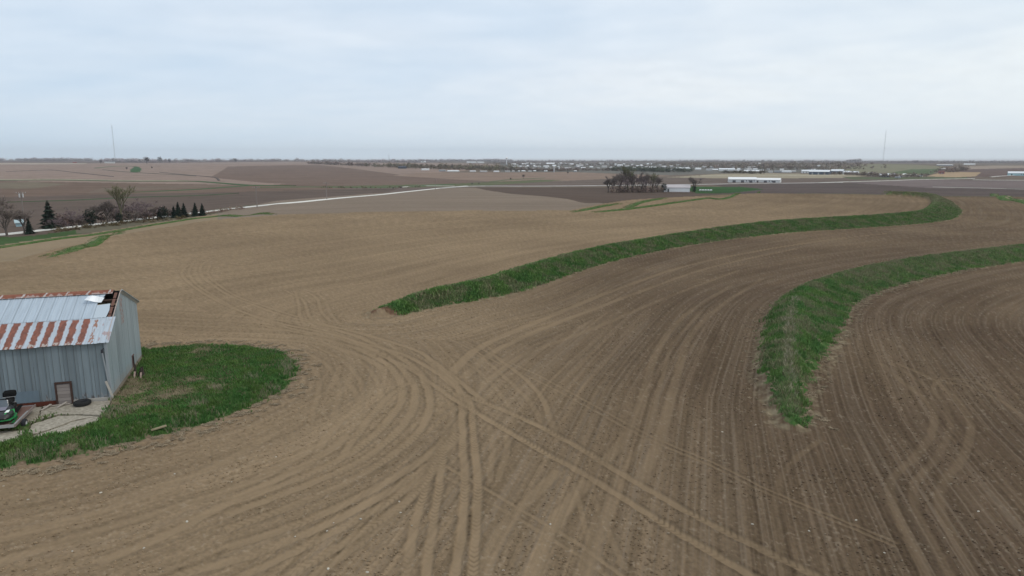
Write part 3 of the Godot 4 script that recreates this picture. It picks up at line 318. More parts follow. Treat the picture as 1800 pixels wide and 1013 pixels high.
var TREES = [
	[V(-143, -189), 11.1, 0, "bare brown tree cut off by the left edge, beside the lawn"],
	[V(-134, -183), 8.9, 0, "bare many stemmed tree on the lawn at the left edge"],
	[V(-135, -191), 7.3, 0, "small bare tree behind the pale blue shed"],
	[V(-130, -186), 4.4, 2, "small dark spruce low beside the lawn"],
	[V(-135, -202), 8.7, 2, "tall lone dark spruce in the left tree row"],
	[V(-134, -210), 6.6, 1, "thin purple grey tree right of the lone spruce"],
	[V(-130, -198), 4.1, 1, "low bare bush under the lone spruce"],
	[V(-131, -210), 5.1, 1, "short bare tree left of the dark bushy evergreen"],
	[V(-128, -210), 5.2, 3, "dark bushy evergreen left of the tall olive tree"],
	[V(-131, -218), 6.8, 0, "reddish bare tree left of the tall olive tree"],
	[V(-128, -219), 8.0, 0, "bare brown tree just left of the tall olive tree"],
	[V(-129, -224), 7.3, 1, "purple twigged tree touching the tall olive tree at left"],
	[V(-123, -218), 12.8, 4, "tall pale olive tree standing above the row"],
	[V(-123, -217), 3.6, 3, "dark low shrub at the foot of the tall olive tree"],
	[V(-122, -223), 7.2, 1, "purple twigged tree right of the tall olive tree"],
	[V(-122, -230), 8.2, 1, "wide round purple bare tree right of the tall olive tree"],
	[V(-119, -219), 3.9, 0, "bare shrub below the round purple tree"],
	[V(-120, -232), 4.5, 0, "low reddish shrub right of the round purple tree"],
	[V(-118, -232), 3.8, 2, "small dark evergreen, first of the right evergreen group"],
	[V(-116, -231), 4.8, 3, "round dark evergreen, second of the right evergreen group"],
	[V(-116, -238), 4.3, 2, "dark evergreen leaning on its taller neighbour in the trio"],
	[V(-114, -237), 5.5, 2, "tallest dark evergreen in the middle of the trio"],
	[V(-113, -239), 5.1, 2, "broad dark evergreen at the right of the trio"],
	[V(-110, -241), 4.9, 2, "slim dark evergreen standing alone right of the trio"],
	[V(-108, -242), 4.5, 2, "broad dark evergreen at the right end of the row"],
	[V(-120, -243), 3.8, 1, "thin grey shrub between two evergreens"],
	[V(81, -559), 15.1, 0, "brown bare tree at the left end of the grove"],
	[V(88, -567), 17.6, 0, "bare tree second from the left in the grove"],
	[V(77, -558), 12.2, 0, "low bare tree on the left edge of the grove"],
	[V(94, -568), 22.8, 4, "tallest olive topped tree in the middle of the grove"],
	[V(98, -569), 19.4, 0, "brown bare tree right of the grove's tallest tree"],
	[V(90, -561), 14.6, 1, "grey bare tree in front of the grove's tallest tree"],
	[V(104, -569), 16.0, 1, "grey twigged tree right of the grove's middle"],
	[V(109, -570), 16.6, 0, "wide bare tree right of the grove's middle"],
	[V(115, -570), 16.7, 4, "olive twigged tree near the right end of the grove"],
	[V(119, -571), 14.4, 0, "bare brown tree at the right end of the grove"],
	[V(124, -571), 7.7, 3, "dark evergreen shrub between the grove and the white shed"],
	[V(149, -571), 5.8, 3, "small dark tree at the right corner of the white shed"],
	[V(152, -582), 13.1, 0, "thin bare tree right of the white shed"],
	[V(-1352, -2602), 28.9, 5, "dark round tree on the skyline right of the left mast"],
	[V(-1807, -3608), 33.2, 5, "bare crowned tree on the skyline, second right of the left mast"],
	[V(-1771, -3635), 23.3, 5, "small dark tree right of the two skyline trees"],
	[V(-1752, -2994), 17.1, 5, "round bush beside the farmhouse at the left mast"],
	[V(-912, -1661), 7.8, 5, "dark shrub on the green blob of the hillside"],
	[V(-915, -1783), 6.6, 5, "reddish shrub alone on the pink hillside"],
	[V(-1572, -3998), 24.7, 5, "skyline tree left of the middle"],
	[V(-868, -5186), 25.9, 5, "pale crowned tree on the skyline above the dark building"],
	[V(-781, -5302), 22.0, 5, "small skyline tree left of the white farmstead"],
	[V(17, -1032), 6.8, 5, "lone reddish shrub tree in the tan valley field"],
	[V(-2, -940), 3.9, 5, "dark bush by the green strip in the valley"],
	[V(106, -1330), 5.5, 5, "dark bush below the white gabled halls"],
	[V(-43, -752), 2.5, 5, "dark bush left at the road junction"],
	[V(-36, -761), 2.5, 5, "dark bush right at the road junction"],
	[V(-107, -628), 2.1, 5, "dark bush left along the creek strip"],
	[V(-102, -641), 2.7, 5, "dark bush right along the creek strip"]
]
var WOODS = [
	["dark woods along the far left skyline", [V(-4446, -4580), V(-3801, -5221), V(-3651, -5373), V(-3127, -4924), V(-3000, -5012)], 260, 22, 1000, Color(0.200, 0.208, 0.220)],
	["dark clump of trees on the skyline left of the mast", [V(-3608, -5778), V(-3455, -5758)], 90, 20, 160, Color(0.200, 0.208, 0.220)],
	["skyline woods from the left mast to the middle", [V(-2677, -4661), V(-1919, -3705), V(-1770, -3906), V(-1601, -4122), V(-1451, -4170)], 240, 20, 900, Color(0.200, 0.208, 0.220)],
	["long skyline woods left of the water tower", [V(-1488, -4278), V(-1140, -4143), V(-799, -3799), V(-667, -5148)], 260, 20, 800, Color(0.200, 0.208, 0.220)],
	["woods on the slope below the middle skyline", [V(-837, -2913), V(-610, -2513), V(-473, -2290)], 60, 14, 220, Color(0.120, 0.113, 0.100)],
	["wooded hill crest left of the water tower", [V(-726, -5441), V(-483, -5965), V(-272, -6719), V(-64, -5294)], 350, 22, 900, Color(0.200, 0.208, 0.220)],
	["bare woods on the slope below the wooded crest", [V(-417, -2102), V(-328, -2023), V(-209, -1838), V(-67, -1654), V(-13, -1593)], 180, 13, 700, Color(0.100, 0.100, 0.075)],
	["bare trees between the roofs of the town", [V(-31, -3883), V(118, -2902), V(270, -3034), V(361, -2622), V(501, -2472)], 700, 9, 1000, Color(0.120, 0.113, 0.100)],
	["near trees along the front of the town", [V(-6, -1563), V(75, -1545), V(168, -1590), V(234, -1602)], 70, 9, 300, Color(0.120, 0.113, 0.100)],
	["green grey trees below the long bright building", [V(232, -1635), V(301, -1549), V(327, -1491), V(382, -1493)], 70, 11, 400, Color(0.060, 0.075, 0.055)],
	["far skyline woods behind the town", [V(-82, -5086), V(395, -4877), V(1022, -5054), V(1518, -4689), V(2065, -4558)], 600, 18, 900, Color(0.200, 0.208, 0.220)],
	["wooded slope right of the town", [V(723, -3078), V(731, -2439), V(741, -2079), V(817, -1938), V(957, -2072)], 900, 12, 2400, Color(0.130, 0.125, 0.105)],
	["dark hedge in front of the town's right part", [V(422, -1406), V(450, -1351), V(472, -1323)], 30, 7, 120, Color(0.070, 0.070, 0.050)],
	["skyline woods behind the right mast", [V(2117, -4672), V(2298, -4303), V(2529, -3907), V(3158, -3902)], 420, 14, 1300, Color(0.200, 0.208, 0.220)],
	["dark clump of skyline trees left of the right mast", [V(2478, -5209), V(2471, -4989)], 80, 24, 140, Color(0.200, 0.208, 0.220)],
	["bare trees around the business row", [V(556, -1234), V(578, -1186), V(567, -1058), V(605, -1034)], 60, 7, 200, Color(0.120, 0.113, 0.100)],
	["trees on the hill above the tan mound", [V(795, -1325), V(852, -1373), V(1041, -1626)], 60, 10, 130, Color(0.120, 0.113, 0.100)],
	["low brush along the creek and the road", [V(-181, -655), V(-132, -648), V(-88, -676)], 14, 2.6, 60, Color(0.085, 0.090, 0.060)],
	["tangled brush under the trees of the bare grove", [V(74, -541), V(91, -557), V(105, -560), V(121, -562)], 14, 6.0, 70, Color(0.110, 0.095, 0.082)],
	["brush below the left tree row", [V(-125, -188), V(-122, -197), V(-119, -207), V(-114, -217), V(-107, -229)], 9, 1.5, 170, Color(0.075, 0.068, 0.042)],
	["purple grey saplings and twigs among the left tree row", [V(-136, -207), V(-132, -213), V(-129, -224), V(-122, -231), V(-118, -239)], 10, 4.5, 60, Color(0.085, 0.074, 0.068)],
	["grey brush along the gravel road at left", [V(-113, -241), V(-109, -255), V(-101, -262)], 8, 1.6, 70, Color(0.150, 0.125, 0.105)]
]
var SLABS = [
	["large left concrete slab beside the trailer", [V(-28.72, -34.41), V(-30.52, -36.72), V(-29, -37.26), V(-26.98, -37.76), V(-26.59, -37.08), V(-25.85, -35.7), V(-25.88, -35.28), V(-26.03, -34.88)]],
	["concrete slab along the barn wall under the tyre", [V(-26.92, -37.8), V(-23.66, -38.85), V(-23.1, -37.53), V(-22.78, -36.42), V(-24.08, -36.59), V(-25.29, -36.55), V(-25.76, -35.7), V(-26.51, -37.08)]],
	["narrow concrete slab between the two long cracks", [V(-25.65, -35.08), V(-25.12, -36.29), V(-23.95, -36.37), V(-22.99, -36.24), V(-23.81, -35.7), V(-24.3, -34.37), V(-24.79, -33.65), V(-25.2, -34.02)]],
	["outer concrete slab along the grass edge", [V(-24.14, -34.22), V(-23.64, -35.53), V(-22.84, -36.2), V(-22.64, -36.07), V(-22.32, -35.12), V(-22.8, -34.02), V(-23.42, -33.61), V(-24.21, -33.13), V(-24.58, -33.42)]],
	["corner concrete slab in front of the trailer", [V(-28.37, -33.95), V(-26.86, -32.01), V(-25.53, -32.49), V(-25.07, -33.2), V(-25.45, -34.18), V(-26.68, -34.06)]]
]
var BARE = [
	[V(-20.2, -40.0), 1.0],
	[V(-20.4, -42.5), 0.8],
	[V(-22.7, -49.2), 1.1],
	[V(-21.3, -37.8), 0.9],
	[V(-24.3, -42.1), 1.3],
	[V(-22.9, -40.5), 1.2],
	[V(-23.3, -39.4), 0.8],
	[V(-18.5, -41.0), 0.5],
	[V(-16.7, -45.4), 0.5],
	[V(-22.8, -38.0), 0.6],
	[V(-20.4, -39.4), 0.7],
	[V(-21.6, -31.7), 0.7]
]
var TALL = [
	V(-17.5, -35.4),
	V(-15.7, -36.2),
	V(-14.6, -39.4),
	V(-14.8, -43.9),
	V(-15.4, -46.5),
	V(-16.8, -42.5),
	V(-18.1, -40.5),
	V(-17.8, -37.5),
	V(-21.6, -36.6),
	V(-21.9, -36.0),
	V(-22.2, -31.7),
	V(-22.8, -31.0),
	V(-20.7, -32.0),
	V(-16.9, -49.1),
	V(-17.8, -34.2),
	V(-23.2, -30.4),
	V(-15.2, -45.1),
	V(-14.6, -40.5)
]
var STONES = [
	V(-3.9, -24.8),
	V(1.5, -24.9),
	V(13.5, -22.9),
	V(13.6, -25.2),
	V(11.4, -24.4),
	V(-12.4, -28.5),
	V(-13.5, -23.2),
	V(-16.0, -23.0),
	V(-17.6, -27.5),
	V(-15.3, -29.3),
	V(-11.3, -31.0),
	V(-4.7, -26.7),
	V(-4.5, -25.8),
	V(-7.0, -25.0),
	V(-6.0, -25.3),
	V(-2.2, -26.2),
	V(-6.4, -21.9),
	V(-0.3, -21.8),
	V(2.1, -23.5),
	V(9.4, -24.9),
	V(-22.2, -28.1),
	V(-12.8, -25.1),
	V(-20.3, -26.9),
	V(-8.2, -24.0),
	V(-5.0, -21.7),
	V(-7.1, -24.4),
	V(3.2, -25.6),
	V(18.9, -25.9),
	V(17.6, -21.8),
	V(11.0, -34.2),
	V(13.1, -35.2),
	V(-15.4, -35.8),
	V(-11.3, -31.1)
]
# mastL V(-1881, -3334) r=3828 m/px=3.148 h=-1.6
# mastR V(2065, -3912) r=4424 m/px=3.638 h=-7.4
# water V(-26, -3381) r=3381 m/px=2.781 h=-9.9
# silo V(88, -1466) r=1468 m/px=1.208 h=-11.6
# pole V(-143, -203) r=249 m/px=0.205 h=-6.4
# p2 V(-93, -259) r=275 m/px=0.226 h=-3.3
# p3 V(-82, -316) r=326 m/px=0.268 h=-3.7
# p4 V(-112, -264) r=287 m/px=0.236 h=-5.3
# bales V(164, -593) r=615 m/px=0.506 h=-12.1
# sign V(-68, -628) r=632 m/px=0.519 h=-12.1
# m3 V(-740, -4231) r=4295 m/px=3.532 h=-2.4


# ---------------------------------------------------------------- terrain
var edge_px := [-900, 0, 110, 210, 300, 365, 480, 700, 1000, 1110, 1240, 1330, 1500, 1640, 1800, 2500]
var edge_r := [105, 118, 135, 152, 165, 178, 188, 192, 194, 250, 285, 312, 322, 318, 330, 330]
var edge_d := [4, 4, 4, 4, 4, 4, 1.5, 0.5, 0.5, 4, 8, 8, 8, 8, 8, 8]
var edge_w := [35, 35, 35, 35, 35, 40, 50, 60, 60, 80, 90, 90, 90, 90, 90, 90]
var edge_v := [350, 350, 350, 350, 350, 380, 420, 430, 430, 350, 300, 300, 300, 300, 300, 300]
const NT := 761
var tE := PackedFloat32Array()
var tD := PackedFloat32Array()
var tW := PackedFloat32Array()
var tU := PackedFloat32Array()

func tables() -> void:
	for a in [tE, tD, tW, tU]:
		a.resize(NT)
	for i in NT:
		var th := -1.9 + 0.005 * i
		var p := 900.0 + 1237.0 * tan(clampf(th, -1.0, 1.0))
		var k := 0
		while k < 14 and p > edge_px[k + 1]:
			k += 1
		var f := clampf((p - edge_px[k]) / float(edge_px[k + 1] - edge_px[k]), 0.0, 1.0)
		tE[i] = lerpf(edge_r[k], edge_r[k + 1], f)
		tD[i] = lerpf(edge_d[k], edge_d[k + 1], f)
		tW[i] = lerpf(edge_w[k], edge_w[k + 1], f)
		tU[i] = lerpf(edge_v[k], edge_v[k + 1], f)

static func ss(t: float) -> float:
	t = clampf(t, 0.0, 1.0)
	return t * t * (3.0 - 2.0 * t)

func edge_at(th: float) -> float:
	var f := clampf((th + 1.9) / 0.005, 0.0, NT - 1.001)
	var i := int(f)
	return lerpf(tE[i], tE[i + 1], f - i)

func base_h(x: float, z: float) -> float:
	var r := sqrt(x * x + z * z)
	var th := atan2(x, -z)
	var f := clampf((th + 1.9) / 0.005, 0.0, NT - 1.001)
	var i := int(f)
	f -= i
	var t := r - lerpf(tE[i], tE[i + 1], f)
	var h := 0.0
	if t > 0.0:
		var d := lerpf(tD[i], tD[i + 1], f)
		h -= d * ss(t / lerpf(tW[i], tW[i + 1], f)) + (12.0 - d) * ss(t / lerpf(tU[i], tU[i + 1], f))
	if r > 500.0:
		h += 12.0 * ss((r - 1500.0) / 6000.0)
		h += 7.0 * ss((-0.05 - th) / 0.25) * ss((r - 1000.0) / 1700.0)
		var dx := (x - 1290.0) / 420.0
		var dz := (z + 2500.0) / 500.0
		h += 10.0 * exp(-dx * dx - dz * dz)
		h += (sin(x * 0.0041 + z * 0.0023) + sin(z * 0.0033 - x * 0.0017 + 1.3)) * 1.1 * ss((r - 500.0) / 900.0)
	return h

# the three lines that the tillage follows: both big terraces and the edge of the grass island
var line := []
var length := []
var close := []
const CX0 := -160.0
const CZ0 := -350.0
const CS := 2.5
const CNX := 176
const CNZ := 140

func smooth_line(pts: Array, step: float) -> PackedVector2Array:
	var out := PackedVector2Array()
	for i in pts.size() - 1:
		var p0: Vector2 = pts[maxi(i - 1, 0)]
		var p1: Vector2 = pts[i]
		var p2: Vector2 = pts[i + 1]
		var p3: Vector2 = pts[mini(i + 2, pts.size() - 1)]
		var n := maxi(1, int(p1.distance_to(p2) / step))
		for k in n:
			out.append(p1.cubic_interpolate(p2, p0, p3, float(k) / n))
	out.append(pts[-1])
	return out

func lines() -> void:
	for p in [T1, T2, OVAL, [V(6.0, 0.0), V(10.0, -17.0)] + T2.slice(1)]:
		var l := smooth_line(p, 3.0)
		line.append(l)
		var s := PackedFloat32Array([0.0])
		for i in l.size() - 1:
			s.append(s[-1] + l[i].distance_to(l[i + 1]))
		length.append(s)
	for k in 4:
		var l: PackedVector2Array = line[k]
		var near_to := PackedInt32Array()
		near_to.resize(CNX * CNZ)
		for b in CNZ:
			for a in CNX:
				var p := Vector2(CX0 + a * CS, CZ0 + b * CS)
				var best := 1e18
				var at := 0
				for i in l.size():
					var d := p.distance_squared_to(l[i])
					if d < best:
						best = d
						at = i
				near_to[b * CNX + a] = at
		close.append(near_to)

# (signed distance, right of the line is positive; distance along it)
func near_line(k: int, x: float, z: float) -> Vector2:
	var a := clampi(roundi((x - CX0) / CS), 0, CNX - 1)
	var b := clampi(roundi((z - CZ0) / CS), 0, CNZ - 1)
	var l: PackedVector2Array = line[k]
	var at: int = close[k][b * CNX + a]
	var lo := maxi(at - 2, 0)
	var hi := mini(at + 2, l.size() - 1)
	var p := Vector2(x, z)
	var best := 1e18
	var out := Vector2.ZERO
	for i in range(lo, hi):
		var u := l[i]
		var e := l[i + 1] - u
		var t := clampf((p - u).dot(e) / e.length_squared(), 0.0, 1.0)
		var q := p - u - e * t
		var d := q.length_squared()
		if d < best:
			best = d
			var side := e.x * q.y - e.y * q.x
			out = Vector2(sqrt(d) * (1.0 if side > 0.0 else -1.0), length[k][i] + e.length() * t)
	return out

func in_lines(x: float, z: float) -> bool:
	return x > CX0 and x < CX0 + CS * (CNX - 1) and z > CZ0 and z < -8.0

func bank_down(k: int, s: float) -> float:
	if k == 0:
		return lerpf(1.6, 3.6, ss(s / 24.0)) + 2.4 * ss((s - 60.0) / 60.0) - 1.8 * ss((s - 190.0) / 40.0)
	return lerpf(0.6, 4.1, ss(s / 30.0))

func bank_up(k: int, s: float) -> float:
	return 0.9 + 0.3 * ss(s / 10.0) if k == 0 else lerpf(0.5, 1.55, ss(s / 10.0))

func bank_high(k: int, s: float) -> float:
	if k == 0:
		return (0.55 + 0.75 * ss(s / 9.0) + 0.5 * ss((s - 60.0) / 60.0)) * (1.0 - 0.6 * ss((s - 270.0) / 45.0))
	return 1.3 * (0.2 + 0.8 * ss(s / 8.0))

func bank_h(k: int, q: Vector2) -> float:
	if q.x > 9.0 or q.x < -4.0:
		return 0.0
	var hc := bank_high(k, q.y)
	if q.x > 0.0:
		var t := clampf(q.x / (bank_down(k, q.y) * 1.02), 0.0, 1.0)
		return hc * lerpf(1.0 - t, 1.0 - ss(t), 0.6)
	return hc * (1.0 - ss(-q.x / (bank_up(k, q.y) * 1.9)))

func ground_h(x: float, z: float) -> float:
	var h := base_h(x, z)
	if in_lines(x, z):
		h += bank_h(0, near_line(0, x, z)) + bank_h(1, near_line(1, x, z))
		h += 0.22 * ss(-near_line(2, x, z).x / 1.2) * ss((z + 60.0) / 6.0) * slab_free(x, z)
	return h

# 0 on the concrete yard and under the barn, 1 elsewhere
var yard := PackedVector2Array()
func slab_free(x: float, z: float) -> float:
	var p := Vector2(x, z)
	if p.distance_squared_to(Vector2(-30, -40)) > 500.0:
		return 1.0
	return 0.0 if Geometry2D.is_point_in_polygon(p, yard) else 1.0

# wheel tracks, kept in cells of 2 m so that a point meets only those that pass by
var seg_a := PackedVector2Array()
var seg_b := PackedVector2Array()
var seg_s := PackedFloat32Array()
var seg_of := PackedInt32Array()
var cells := {}

func tracks() -> void:
	for n in TRACKS.size():
		var l := smooth_line(TRACKS[n][0], 1.2)
		var s := 0.0
		for i in l.size() - 1:
			var at := seg_a.size()
			seg_a.append(l[i])
			seg_b.append(l[i + 1])
			seg_s.append(s)
			seg_of.append(n)
			s += l[i].distance_to(l[i + 1])
			var reach := Rect2(l[i], Vector2.ZERO).expand(l[i + 1]).grow(TRACKS[n][1] + 0.25)
			for cz in range(floori(reach.position.y / 2.0), floori(reach.end.y / 2.0) + 1):
				for cx in range(floori(reach.position.x / 2.0), floori(reach.end.x / 2.0) + 1):
					var key := cx * 4096 + cz
					if not cells.has(key):
						cells[key] = PackedInt32Array()
					var c: PackedInt32Array = cells[key]
					c.append(at)
					cells[key] = c

var radii := PackedFloat32Array()
var ths := PackedFloat32Array()
var row_v := []
var row_c := []
var row_n := []
var patch_poly := []
var patch_box := []

func field_point(x: float, z: float, r: float, h: float) -> Array:
	var q1 := near_line(0, x, z)
	var q2 := near_line(1, x, z)
	var q3 := near_line(2, x, z)
	var wob := nG.get_noise_2d(x * 0.9, z * 0.9)
	var b1 := bank_h(0, q1)
	var b2 := bank_h(1, q2)
	h += b1 + b2
	# what the rows follow here
	var a1 := absf(q1.x)
	var q4 := near_line(3, x, z)
	var a2 := absf(q4.x)
	var a3 := absf(q3.x)
	var s := a1
	var along := q1.y
	var upper := q1.x < 0.0
	if not upper and (a2 < a1 or a3 < a1):
		if a2 < a3 + 6.0:
			s = a2
			along = q4.y + 500.0
		else:
			s = a3
			along = q3.y + 900.0
	elif upper and a3 < a1 * 0.7:
		s = a3
		along = q3.y + 900.0
	var calm := 1.0 if along < 900.0 else 0.45
	var far := ss((r - 30.0) / 130.0)
	var band := nA.get_noise_2d(s * 0.33, along * 0.012)
	var wide := nA.get_noise_2d(x * 0.035 + 70.0, z * 0.035)
	var fine := nB.get_noise_2d(s * 2.3, along * 0.05)
	var thread := nB.get_noise_2d(s * 3.6 + 11.0, along * 0.022)
	var lane := nB.get_noise_2d(s * 0.75 + 40.0, along * 0.008)
	var row := sin(s * 8.27 + 0.9 * band)
	var dry := 0.80 if upper else lerpf(0.84, 0.08, ss((x + 7.0 - 0.02 * z) / 25.0))
	if upper:
		dry -= 0.30 * ss((x - 40.0) / 80.0)
	else:
		dry += 0.15 * ss((r - 60.0) / 120.0)
	dry += 0.24 * wide
	var c := FIELD_DARK.lerp(FIELD_DRY, dry)
	var grain := nW.get_noise_2d(x * 7.0, z * 7.0)
	var rows := (1.0 - ss((r - 45.0) / 70.0)) * (0.35 if upper else 1.0)
	var tone := 1.0 + 0.20 * band * (1.0 - 0.4 * far) + (0.16 if upper else 0.20 * (0.4 + 0.6 * calm)) * fine * (1.0 - 0.5 * far) - 0.11 * calm * rows * maxf(0.0, row) * (1.0 + fine)
	var rough := 1.0
	var rut := 0.0
	var packed := 0.0
	var lugs := 0.0
	var list = cells.get(floori(x / 2.0) * 4096 + floori(z / 2.0))
	if list != null:
		var p := Vector2(x, z) + Vector2(nG.get_noise_2d(x * 0.35, z * 0.35), nG.get_noise_2d(z * 0.35, x * 0.35)) * 0.035
		for i in list:
			var u := seg_a[i]
			var e := seg_b[i] - u
			var el := e.length()
			var t := (p - u).dot(e) / el
			if t < -0.05 or t > el + 0.05:
				continue
			var d := (e.x * (p.y - u.y) - e.y * (p.x - u.x)) / el
			var k: Array = TRACKS[seg_of[i]]
			var hw: float = k[1] * (0.84 + 0.15 * wob)
			var ad := absf(d)
			if ad > hw + 0.2:
				continue
			var st: float = k[3] * 0.98
			var keep := clampf(0.85 + 0.6 * nA.get_noise_2d((seg_s[i] + t) * 0.12, seg_of[i] * 9.7), 0.2, 1.0)
			var inside := (1.0 - ss((ad - hw * 0.6) / (hw * 0.6))) * st * keep
			if inside > packed:
				packed = inside
			rut = minf(rut, -k[2] * inside)
			var rim := (ad - hw - 0.06) / 0.10
			rut += 0.35 * k[2] * exp(-rim * rim) * st * keep
			tone -= 0.20 * exp(-rim * rim) * st * keep
			if k[4] == 1:
				lugs = maxf(lugs, inside * clampf(0.35 + 1.3 * nB.get_noise_2d((seg_s[i] + t) * 0.3, seg_of[i] * 3.1), 0.0, 1.0) * maxf(0.0, sin((seg_s[i] + t + ad * 0.9) * 21.0)))
	rough -= 0.85 * packed
	c = c * (tone + (0.16 - 0.05 * far) * grain * rough + 0.15 * rough * (1.0 - far) * nW.get_noise_2d(z * 16.0, x * 16.0))
	if not upper:
		var pale := maxf(0.0, thread - 0.14) * 0.85 * calm * (1.0 - 0.75 * far) + maxf(0.0, lane - 0.10) * (0.20 + 0.45 * far)
		c = c.lerp(Color(0.20, 0.155, 0.112), clampf(pale, 0.0, 0.5) * (1.0 - packed))
		c = c * (1.0 - 0.34 * maxf(0.0, -0.2 - thread) * calm * (1.0 - far))
	else:
		c = c * (1.0 + 0.13 * lane * (0.5 + 0.5 * far))
	if packed > 0.0:
		c = c.lerp((FIELD_DRY * 1.10).lerp(c, 0.15 if dry > 0.55 else 0.40), packed * 0.85)
	c = c * (1.0 - 0.34 * lugs)
	if grain > 0.50 and nB.get_noise_2d(x * 0.5, z * 0.5 + 40.0) > -0.05 and packed < 0.5:
		c = c.lerp(Color(0.40, 0.34, 0.26), (0.16 if not upper else 0.12) * (1.0 - 0.7 * far))
	h += rut - 0.02 * lugs + rough * (0.022 * nG.get_noise_2d(x * 3.2, z * 3.2) + 0.018 * grain) * (1.0 - 0.6 * far) - 0.016 * rows * calm * maxf(0.0, row - 0.3) * rough
	# grass banks: sod and dead fringe under the blades
	for k in 2:
		var q := q1 if k == 0 else q2
		var dn := bank_down(k, q.y) + 0.55 * wob + 0.25 * grain
		var up := bank_up(k, q.y) + 0.3 * wob
		var out := maxf(q.x - dn, -up - q.x)
		if q.y <= 0.02:
			out = maxf(out, q.x + 0.3) if k == 0 else maxf(out, absf(q.x) - 0.25)
		if out < 0.9:
			var sod := GREEN.lerp(DEAD, clampf(0.12 + 0.4 * nB.get_noise_2d(x * 0.8, z * 0.8), 0.0, 0.6)) * (0.9 + 0.3 * grain)
			if k == 0 and q.y < 1.6:
				sod = Color(0.14, 0.085, 0.055) * (0.9 + 0.5 * grain)
			if out < 0.0:
				c = sod
			else:
				c = c.lerp(DEAD * (0.95 + 0.3 * grain), clampf((0.9 - out) * (0.55 + 0.9 * wob), 0.0, 0.8))
	# the grass island round the barn
	if q3.x < 0.9 and x < -10.0 and z > -62.0:
		var free := slab_free(x, z)
		h += 0.22 * ss(-q3.x / 1.2) * free
		var o := q3.x + 0.45 * wob
		if o < 0.0:
			c = GREEN.lerp(DEAD * 0.8, clampf(bare_at(x, z) + 0.16 + 0.3 * nB.get_noise_2d(x * 0.7, z * 0.7), 0.0, 0.95)) * (0.85 + 0.35 * grain)
			if free < 0.5:
				c = Color(0.11, 0.10, 0.06) * (0.9 + 0.4 * grain)
		else:
			c = c.lerp(Color(0.20, 0.145, 0.10) * (0.95 + 0.4 * grain), clampf((0.9 - o) * (0.7 + 0.9 * wob), 0.0, 0.85))
	return [h, c]

func bare_at(x: float, z: float) -> float:
	var b := 0.0
	for k in BARE:
		var d: float = Vector2(x, z).distance_squared_to(k[0]) / (k[1] * k[1])
		if d < 6.0:
			b += exp(-d) * (0.95 + 0.6 * nG.get_noise_2d(x * 2.0, z * 2.0))
	return b

func far_point(x: float, z: float, r: float, th: float) -> Color:
	var c := Color(0.155, 0.122, 0.094)
	if r < edge_at(th) + 30.0:
		c = Color(0.10, 0.10, 0.065)
	elif th < -0.1:
		c = Color(0.15, 0.115, 0.098)
	var st := 0.12
	var p := Vector2(x, z)
	for i in patch_poly.size():
		if patch_box[i].has_point(p) and Geometry2D.is_point_in_polygon(p, patch_poly[i]):
			c = PATCHES[i][1]
			st = PATCHES[i][2]
	var a := nA.get_noise_2d(x * 0.006 + z * 0.002, z * 0.022)
	var b := nB.get_noise_2d(x * 0.03, z * 0.09)
	var g := nW.get_noise_2d(x * 1.7, z * 0.7)
	return c * (1.0 + st * 1.6 * a + st * 0.8 * b + 0.06 * g)

func ground_row(i: int) -> void:
	var r := radii[i]
	var vs := PackedVector3Array()
	var cs := PackedColorArray()
	vs.resize(ths.size())
	cs.resize(ths.size())
	for j in ths.size():
		var th := ths[j]
		var x := r * sin(th)
		var z := -r * cos(th)
		var h := base_h(x, z)
		var e := edge_at(th) + 1.5 + 2.0 * nA.get_noise_2d(x * 0.05, z * 0.05)
		var c := FIELD_DRY
		if r < e and in_lines(x, z):
			var f := field_point(x, z, r, h)
			h = f[0]
			c = f[1]
		elif r < e:
			c = FIELD_DRY * (0.9 + 0.1 * nG.get_noise_2d(x, z))
		else:
			c = far_point(x, z, r, th)
		vs[j] = Vector3(x, h, z)
		cs[j] = c
	row_v[i] = vs
	row_c[i] = cs

func normal_row(i: int) -> void:
	var n := ths.size()
	var a: PackedVector3Array = row_v[maxi(i - 1, 0)]
	var b: PackedVector3Array = row_v[mini(i + 1, radii.size() - 1)]
	var m: PackedVector3Array = row_v[i]
	var out := PackedVector3Array()
	out.resize(n)
	for j in n:
		var u := m[(j + 1) % n] - m[(j + n - 1) % n]
		var v := b[j] - a[j]
		var k := u.cross(v)
		if k.y < 0.0:
			k = -k
		out[j] = k.normalized() if k.length_squared() > 1e-12 else Vector3.UP
	row_n[i] = out

